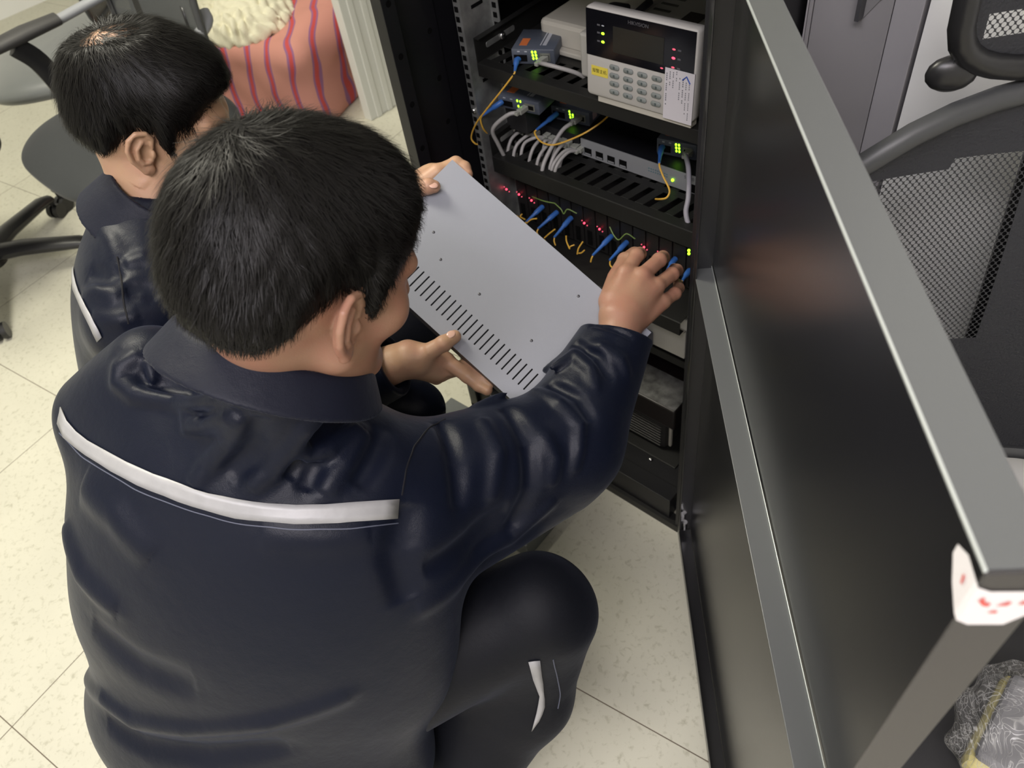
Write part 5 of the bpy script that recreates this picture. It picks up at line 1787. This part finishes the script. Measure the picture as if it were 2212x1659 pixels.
def perforated(name, col, pitch, hole, rough=0.6):
    """sheet with round holes on a staggered grid, in object coordinates (y, z)"""
    m = mat(name, col, rough, bump=0.1, bscale=800)
    nt = m.node_tree
    N = nt.nodes
    L = nt.links
    out = [n for n in N if n.type == 'OUTPUT_MATERIAL'][0]
    b = N['Principled BSDF']
    tc = N.new('ShaderNodeTexCoord')
    sep = N.new('ShaderNodeSeparateXYZ')
    L.new(tc.outputs['Object'], sep.inputs[0])

    def M_(op, a, c=None, d=None):
        n = N.new('ShaderNodeMath')
        n.operation = op
        for i, x in enumerate((a, c, d)):
            if x is None:
                continue
            if isinstance(x, (int, float)):
                n.inputs[i].default_value = x
            else:
                L.new(x, n.inputs[i])
        return n.outputs[0]

    def cell(ou, ov):
        u = M_('SUBTRACT', M_('FRACT', M_('ADD', M_('DIVIDE', sep.outputs[1], pitch), 40 + ou)), 0.5)
        v = M_('SUBTRACT', M_('FRACT', M_('ADD', M_('DIVIDE', sep.outputs[2], pitch * 1.15), 40 + ov)), 0.5)
        v = M_('MULTIPLY', v, 1.15)
        return M_('ADD', M_('MULTIPLY', u, u), M_('MULTIPLY', v, v))
    dmin = M_('MINIMUM', cell(0, 0), cell(0.5, 0.5))
    h = M_('LESS_THAN', dmin, hole * hole)
    tr = N.new('ShaderNodeBsdfTransparent')
    mx = N.new('ShaderNodeMixShader')
    L.new(h, mx.inputs[0])
    L.new(b.outputs[0], mx.inputs[1])
    L.new(tr.outputs[0], mx.inputs[2])
    L.new(mx.outputs[0], out.inputs['Surface'])
    return m


M_MESHW = perforated('perforated_chair_mesh', (0.020, 0.021, 0.024), 0.0068, 0.34)
M_MESHF = perforated('fine_grey_chair_mesh', (0.075, 0.080, 0.082), 0.0030, 0.10)
M_MESHD = mat('dense_chair_mesh', (0.018, 0.019, 0.023), 0.7, bump=0.6, bscale=330)


def sheet(w0, w1, z0, z1, nu, nv, xf, wf, sel=None):
    """curved sheet in the y,z plane: xf(u,z) gives depth, wf(z) scales width"""
    vs, fs, mi = [], [], []
    for j in range(nv + 1):
        z = z0 + (z1 - z0) * j / nv
        for i in range(nu + 1):
            u = -1 + 2 * i / nu
            vs.append((xf(u, z), u * wf(z), z))
    for j in range(nv):
        for i in range(nu):
            u = -1 + 2 * (i + .5) / nu
            v = (j + .5) / nv
            k = sel(u, v) if sel else 0
            if k is None:
                continue
            fs.append((j * (nu + 1) + i, j * (nu + 1) + i + 1, (j + 1) * (nu + 1) + i + 1, (j + 1) * (nu + 1) + i))
            mi.append(k)
    m = MB()
    m.v = vs
    m.f = fs
    m.mi = mi
    return m


def cushion(w, d, h, z, m, name, parent, dome=0.014):
    """rounded seat cushion"""
    mb = MB()
    n, k = 40, 8
    vs, fs = [], []
    prof = [(0.0, 0.0), (0.55, 0.0), (0.85, -0.1), (0.97, -0.3), (1.0, -0.55), (0.97, -0.8), (0.88, -0.97), (0.5, -1.0), (0.0, -1.0)]
    for (s, t) in prof:
        for i in range(n):
            a = 2 * math.pi * i / n
            c, s_ = math.cos(a), math.sin(a)
            e_ = 0.62
            x = math.copysign(abs(c) ** e_, c) * d / 2 * s
            y = math.copysign(abs(s_) ** e_, s_) * w / 2 * s
            zz = z + t * h + (dome * (1 - s * s) if t > -0.5 else 0)
            if t > -0.5:
                zz -= 0.02 * max(0, x / (d / 2)) ** 3
            vs.append((x, y, zz))
    for j in range(len(prof) - 1):
        for i in range(n):
            fs.append((j * n + i, (j + 1) * n + i, (j + 1) * n + (i + 1) % n, j * n + (i + 1) % n))
    o = mb.add(vs, fs).build(name, m, parent, smooth=True, auto=False)
    sb = o.modifiers.new('sub', 'SUBSURF')
    sb.levels = 1
    sb.render_levels = 2
    return o


def star_base(root, rot=0.0, r=0.33):
    MB().tube([(0, 0, 0.06), (0, 0, 0.13)], [0.045, 0.034], seg=20).build('base_hub', M_PLA, root, smooth=True)
    MB().tube([(0, 0, 0.12), (0, 0, 0.40)], 0.025, seg=16).build('gas_column', M_PLA, root, smooth=True)
    for k in range(5):
        a = rot + 2 * math.pi * k / 5
        c, s = math.cos(a), math.sin(a)
        lg = MB().tube([(0.02 * c, 0.02 * s, 0.098), (0.12 * c, 0.12 * s, 0.10), (r * 0.9 * c, r * 0.9 * s, 0.084), (r * c, r * s, 0.074)], [0.038, 0.036, 0.029, 0.024], seg=10, flat=0.6).build('leg', M_PLA, root, smooth=True)
        cs = MB()
        for dd_ in (-0.013, 0.013):
            cx, cy = r * c - s * dd_, r * s + c * dd_
            cs.tube([(cx + s * 0.008, cy - c * 0.008, 0.026), (cx - s * 0.008, cy + c * 0.008, 0.026)], 0.0255, seg=16)
        cs.tube([(r * c, r * s, 0.03), (r * c, r * s, 0.075)], 0.008, seg=8)
        cs.build('caster', M_PLA, lg, smooth=True)


def office_chair(name, loc, az, label, seat_m, base_rot=0.0, arms=True, headrest=False, back='fine', seat_w=0.49, seat_d=0.48, back_w=0.23, seat_z=0.475, seat=True):
    """facing local +x"""
    t = thing(name, loc, label, 'chair', None, math.radians(az))
    star_base(t, base_rot)
    cushion(seat_w, seat_d, 0.085, seat_z, seat_m, 'seat', t)
    MB().box((-0.12, -0.09, 0.36), (0.12, 0.09, 0.395)).build('seat_mechanism', M_PLA, t, bevel=0.006)
    bx = -0.235

    def xf(u, z):
        return bx - 0.16 * (z - 0.55) + 0.035 * u * u + 0.02 * math.sin((z - 0.55) * 6)

    def wf(z):
        v = (z - 0.55) / 0.47
        e_ = max(0.0, min(1.0, v))
        top = max(0.0, e_ - 0.80) / 0.20
        bot = max(0.0, 0.15 - e_) / 0.15
        return back_w * (1 - 0.30 * top ** 2.6 - 0.20 * bot ** 2)
    fm = MB()
    ring = []
    nz = 16
    for j in range(nz + 1):
        z = 0.55 + 0.47 * j / nz
        ring.append((xf(1, z), wf(z), z))
    for i in range(1, 9):
        u = 1 - 2 * i / 9
        ring.append((xf(u, 1.02), wf(1.02) * u, 1.02 + 0.028 * (1 - u * u)))
    for j in range(nz, -1, -1):
        z = 0.55 + 0.47 * j / nz
        ring.append((xf(-1, z), -wf(z), z))
    for i in range(1, 9):
        u = -1 + 2 * i / 9
        ring.append((xf(u, 0.55), wf(0.55) * u, 0.55))
    ring.append(ring[0])
    fm.tube(ring, 0.0095, seg=8, cap=False, flat=1.3)
    bk = fm.build('backrest_frame', M_PLG, t, smooth=True)

    def zx(v):
        return v
    sh = sheet(-1, 1, 0.55, 1.045, 46, 46, xf, lambda z: wf(min(z, 1.02)) * (1 if z < 1.03 else 0.93),
               (lambda u, v: (None if v > 0.965 and abs(u) > 0.8 else (0 if (0.16 < abs(u) < 0.86 and (0.42 if abs(u) < 0.5 else 0.42) + 0.05 * (abs(u) - 0.5) < v < 0.84 + 0.04 * (1 - abs(u))) or (0.55 < abs(u) < 0.80 and 0.24 < v < 0.33) else 1))) if back == 'window' else (lambda u, v: (None if v > 0.965 and abs(u) > 0.8 else 0)))
    sh.build('backrest_mesh', [M_MESHW, M_MESHD] if back == 'window' else [M_MESHF], t, smooth=True, auto=False)
    # spine holding the back
    MB().tube(bez([(-0.10, 0, 0.38), (-0.22, 0, 0.40), (-0.285, 0, 0.50), (-0.32, 0, 0.75), (-0.36, 0, 1.0)], 5), 0.020, seg=10, flat=0.7).build('back_post', M_PLA, t, smooth=True)
    lum = sheet(-1, 1, 0.60, 0.72, 10, 4, lambda u, z: xf(u, z) - 0.018, lambda z: back_w * 0.55)
    lo_ = lum.build('lumbar_pad', M_PLA, t, smooth=True)
    sl = lo_.modifiers.new('s', 'SOLIDIFY')
    sl.thickness = 0.012
    if headrest:
        hr = MB()
        rr = []
        for i in range(33):
            a = 2 * math.pi * i / 32
            y = 0.150 * math.copysign(abs(math.cos(a)) ** 0.55, math.cos(a))
            z = 1.150 + 0.085 * math.copysign(abs(math.sin(a)) ** 0.55, math.sin(a))
            rr.append((-0.315 + 0.9 * y * y - 0.1 * (z - 1.165), y, z))
        hr.tube(rr, 0.0125, seg=8, cap=False)
        hr.build('headrest_frame', M_PLA, t, smooth=True)

        def sel(u, v):
            return 0 if (0.18 < abs(u) < 0.78 and (0.42 < v < 0.84)) or (0.25 < abs(u) < 0.85 and 0.20 < v < 0.34) else 1
        hs = sheet(-1, 1, 1.067, 1.232, 40, 30, lambda u, z: -0.315 + 0.9 * (u * 0.145) ** 2 - 0.1 * (z - 1.165), lambda z: 0.147, sel)
        hs.build('headrest_mesh', [M_MESHW, M_MESHD], t, smooth=True, auto=False)
        MB().tube(bez([(-0.36, 0, 0.98), (-0.39, 0, 1.06), (-0.36, 0, 1.15)], 4), 0.016, seg=8).build('headrest_post', M_PLA, t, smooth=True)
        for s in (-1, 1):
            MB().sph((-0.295, s * 0.143, 1.068), (0.012, 0.024, 0.018)).build('headrest_corner', M_PLA, t, smooth=True)
    if arms:
        for s in (-1, 1):
            y = s * 0.275
            ar = MB().tube(bez([(0.03, s * 0.16, 0.40), (0.03, y, 0.41), (0.035, y, 0.50), (0.055, y, 0.60), (0.09, y, 0.66)], 5), [0.030] * 21, seg=10, flat=0.5).build('armrest', M_PLA, t, smooth=True)
            MB().tube([(0.17, y, 0.675), (0.05, y, 0.680), (-0.05, y, 0.680)], [0.032, 0.036, 0.030], seg=14, flat=0.55).build('arm_pad', mat('soft_black_arm_pad', (0.045, 0.044, 0.044), 0.55), ar, smooth=True)
            MB().tube(bez([(-0.03, y, 0.675), (-0.16, y, 0.685), (-0.235, s * 0.25, 0.70), (-0.25, s * 0.225, 0.72)], 5), 0.017, seg=10, flat=0.8).build('arm_bar', M_ARMG, ar, smooth=True)
    return t


office_chair('office_chair', (-2.255, 0.72, 0), 268, 'black office chair with grey mesh back and curved armrests, behind the balding man', M_FAB, base_rot=0.5, seat_w=0.58, seat_d=0.56, back_w=0.27)
office_chair('office_chair', (-2.72, 0.27, 0), 200, 'office chair at the left edge, only part of its seat and star base in view', M_FAB, base_rot=math.radians(34 - 200 + 14), arms=False, seat_w=0.42, seat_d=0.42)
office_chair('office_chair', (-3.03, 0.90, 0), 235, 'chair with a leather seat coloured grey for its sheen, standing furthest back on the left', mat('leather_grey_sheen', (0.15, 0.16, 0.162), 0.34, spec=0.7, sheen=0.2), base_rot=1.0, arms=False, seat_w=0.60, seat_d=0.52, seat_z=0.46)  # seat colour carries the grey sheen of ceiling light on the leather
rc = office_chair('mesh_chair', (0.094, 0.631, 0), -55, 'black mesh office chair with headrest beside the open rack door', mat('black_seat_fabric', (0.012, 0.012, 0.013), 0.7), base_rot=0.2, arms=False, headrest=True, back='window', back_w=0.245)

# crumpled clear plastic bag on the seat of the mesh chair
def plastic():
    m = bpy.data.materials.new('crumpled_clear_plastic')
    m.use_nodes = True
    nt = m.node_tree
    N = nt.nodes
    L = nt.links
    b = N['Principled BSDF']
    b.inputs['Base Color'].default_value = (0.62, 0.62, 0.60, 1)
    b.inputs['Roughness'].default_value = 0.18
    b.inputs['Alpha'].default_value = 0.30
    tc = N.new('ShaderNodeTexCoord')
    v = N.new('ShaderNodeTexVoronoi')
    v.feature = 'DISTANCE_TO_EDGE'
    v.inputs['Scale'].default_value = 9
    n = N.new('ShaderNodeTexNoise')
    n.inputs['Scale'].default_value = 12
    n.inputs['Distortion'].default_value = 2.5
    L.new(tc.outputs['Object'], n.inputs['Vector'])
    L.new(n.outputs['Color'], v.inputs['Vector'])
    r = N.new('ShaderNodeMapRange')
    r.inputs['From Max'].default_value = 0.08
    r.inputs['To Min'].default_value = 0.60
    r.inputs['To Max'].default_value = 0.10
    L.new(v.outputs['Distance'], r.inputs['Value'])
    L.new(r.outputs[0], b.inputs['Alpha'])
    bp = N.new('ShaderNodeBump')
    bp.inputs['Strength'].default_value = 0.9
    bp.inputs['Distance'].default_value = 0.012
    L.new(n.outputs['Fac'], bp.inputs['Height'])
    L.new(bp.outputs[0], b.inputs['Normal'])
    return m


bag = thing('plastic_bag', (0.165, 0.500, 0.488), 'crumpled clear plastic bag holding a yellowish item, on the mesh chair seat', 'plastic bag')


def f_bag(p):
    q = p
    d = s_ell(q, (0.0, 0.0, 0.045), (0.085, 0.095, 0.055))
    w = np.sin(q[:, 0] * 95 + np.sin(q[:, 1] * 60) * 2.2) * 0.004 + np.sin(q[:, 1] * 120 + q[:, 2] * 90 + np.sin(q[:, 0] * 70) * 2) * 0.003
    return d + w.astype(f32)


pos_, fc_ = nets(f_bag, (-0.12, -0.13, -0.03), (0.12, 0.13, 0.13), 0.004)
quads_mesh('bag_film', pos_, fc_, plastic(), None).parent = bag
MB().box((-0.055, -0.06, 0.008), (0.06, 0.065, 0.040)).build('yellowish_item', mat('pale_yellow_card', (0.62, 0.55, 0.22), 0.55, noise=0.2), bag, bevel=0.01)
MB().box((-0.05, -0.055, 0.041), (0.02, 0.06, 0.055)).build('grey_item', mat('grey_foam', (0.2, 0.2, 0.21), 0.6), bag, bevel=0.008)

# ================================================================ striped bundle with crochet blanket
def stripes():
    m = bpy.data.materials.new('pink_cloth_with_red_stripes')
    m.use_nodes = True
    nt = m.node_tree
    N = nt.nodes
    L = nt.links
    b = N['Principled BSDF']
    b.inputs['Roughness'].default_value = 0.8
    tc = N.new('ShaderNodeTexCoord')
    mp = N.new('ShaderNodeMapping')
    mp.inputs['Rotation'].default_value = (0, 0, math.radians(-52))
    L.new(tc.outputs['Object'], mp.inputs['Vector'])
    n = N.new('ShaderNodeTexNoise')
    n.inputs['Scale'].default_value = 3.5
    n.inputs['Detail'].default_value = 2
    L.new(tc.outputs['Object'], n.inputs['Vector'])
    sep = N.new('ShaderNodeSeparateXYZ')
    L.new(mp.outputs[0], sep.inputs[0])

    def M_(op, a, c=None):
        k = N.new('ShaderNodeMath')
        k.operation = op
        for i, x in enumerate((a, c)):
            if x is None:
                continue
            if isinstance(x, (int, float)):
                k.inputs[i].default_value = x
            else:
                L.new(x, k.inputs[i])
        return k.outputs[0]
    c = M_('ADD', sep.outputs[0], M_('MULTIPLY', n.outputs['Fac'], 0.10))
    c = M_('ADD', c, M_('MULTIPLY', sep.outputs[2], -0.10))
    t = M_('FRACT', M_('ADD', M_('DIVIDE', c, 0.088), 20))
    cr = N.new('ShaderNodeValToRGB')
    cr.color_ramp.interpolation = 'LINEAR'
    E_ = cr.color_ramp.elements
    P_ = (0.62, 0.285, 0.23, 1)
    R_ = (0.56, 0.075, 0.07, 1)
    V_ = (0.30, 0.13, 0.27, 1)
    E_[0].position = 0.0
    E_[0].color = P_
    E_[1].position = 1.0
    E_[1].color = P_
    for p_, col in ((0.58, P_), (0.60, V_), (0.655, V_), (0.68, R_), (0.80, R_), (0.82, V_), (0.875, V_), (0.895, P_)):
        e_ = E_.new(p_)
        e_.color = col
    L.new(t, cr.inputs[0])
    L.new(cr.outputs[0], b.inputs['Base Color'])
    return m


BC = np.array([-2.80, 1.52, 0.0], f32)


def f_bun(p):
    q = p - BC
    Rb = frame((0.93, 0.36, 0), (0, 0, 1))
    d = s_box(q, (0, 0, 0.16), (0.26, 0.17, 0.11), Rb, 0.07)
    d = smin(d, s_ell(q, (0.12, 0.10, 0.26), (0.22, 0.18, 0.10)), 0.08)
    d = smin(d, s_cap(q, (0.26, 0.18, 0.28), (0.02, 0.30, 0.38), 0.05, 0.06), 0.05)
    w = np.sin(q[:, 0] * 17 + np.sin(q[:, 2] * 11) * 1.5 + q[:, 1] * 9) * 0.008 + np.sin(q[:, 0] * 41 + q[:, 2] * 33 + np.sin(q[:, 1] * 25)) * 0.003
    d = d + w.astype(f32)
    d = smax(d, -s_ell(q, (0.0, -0.04, 0.34), (0.20, 0.16, 0.08)), 0.03)
    return np.maximum(d, 0.001 - p[:, 2])


pos_, fc_ = nets(f_bun, BC - [0.5, 0.45, 0.02], BC + [0.5, 0.5, 0.5], 0.009)
bun = quads_mesh('cloth_bundle', pos_, fc_, stripes(), None)
tag(bun, 'bundle wrapped in pink cloth with red and purple stripes, on the floor', 'bundle')
M_CRO = mat('cream_crochet_yarn', (0.80, 0.77, 0.60), 0.85, bump=0.5, bscale=180)


def f_cro(p):
    q = p - BC
    d = s_ell(q, (-0.02, -0.045, 0.345), (0.215, 0.175, 0.085))
    a = q[:, 0] * 95
    b = q[:, 1] * 95
    c = q[:, 2] * 95
    w = (np.abs(np.sin(a * 0.9 + 1.2 * np.sin(b * 0.4))) + np.abs(np.sin(b * 0.9 + 1.2 * np.sin(a * 0.5)))) * -0.010 + np.sin(c * 1.1 + a * 0.6) * 0.006 * np.sin(b * 0.7)
    return d + w.astype(f32)


pos_, fc_ = nets(f_cro, BC + [-0.32, -0.32, 0.2], BC + [0.28, 0.22, 0.5], 0.006)
cro = quads_mesh('crochet_blanket', pos_, fc_, M_CRO, None)
tag(cro, 'bunched cream crochet blanket lying on top of the striped bundle', 'blanket')
rd = MB().sph((-0.0, 0, 0), (0.10, 0.06, 0.05), seg=20, rings=10).build('red_cloth', mat('coral_red_cloth', (0.62, 0.10, 0.06), 0.8, bump=0.4, bscale=60), None, smooth=True)
rd.location = (-3.02, 1.66, 0.40)
tag(rd, 'small bright red cloth behind the crochet blanket', 'cloth')

# ================================================================ white door frame behind the bundle
tm = MB()
tm.box((-2.375, 1.585, 0), (-2.335, 1.80, 2.2))
for k in range(3):
    tm.box((-2.3352, 1.615 + k * 0.055, 0), (-2.329, 1.640 + k * 0.055, 2.2))
tm.box((-2.41, 1.66, 0), (-2.375, 1.80, 2.2))
o = tm.build('trim_1', mat('white_gloss_trim', (0.70, 0.71, 0.66), 0.35), None, bevel=0.003)
tag(o, 'white grooved door frame behind the striped bundle', 'door frame', kind='structure')
o = MB().box((-2.335, 1.81, 0), (-2.30, 2.6, 2.1)).build('door_1', M_WALL, None)
tag(o, 'white door standing open behind the rack', 'door', kind='structure')
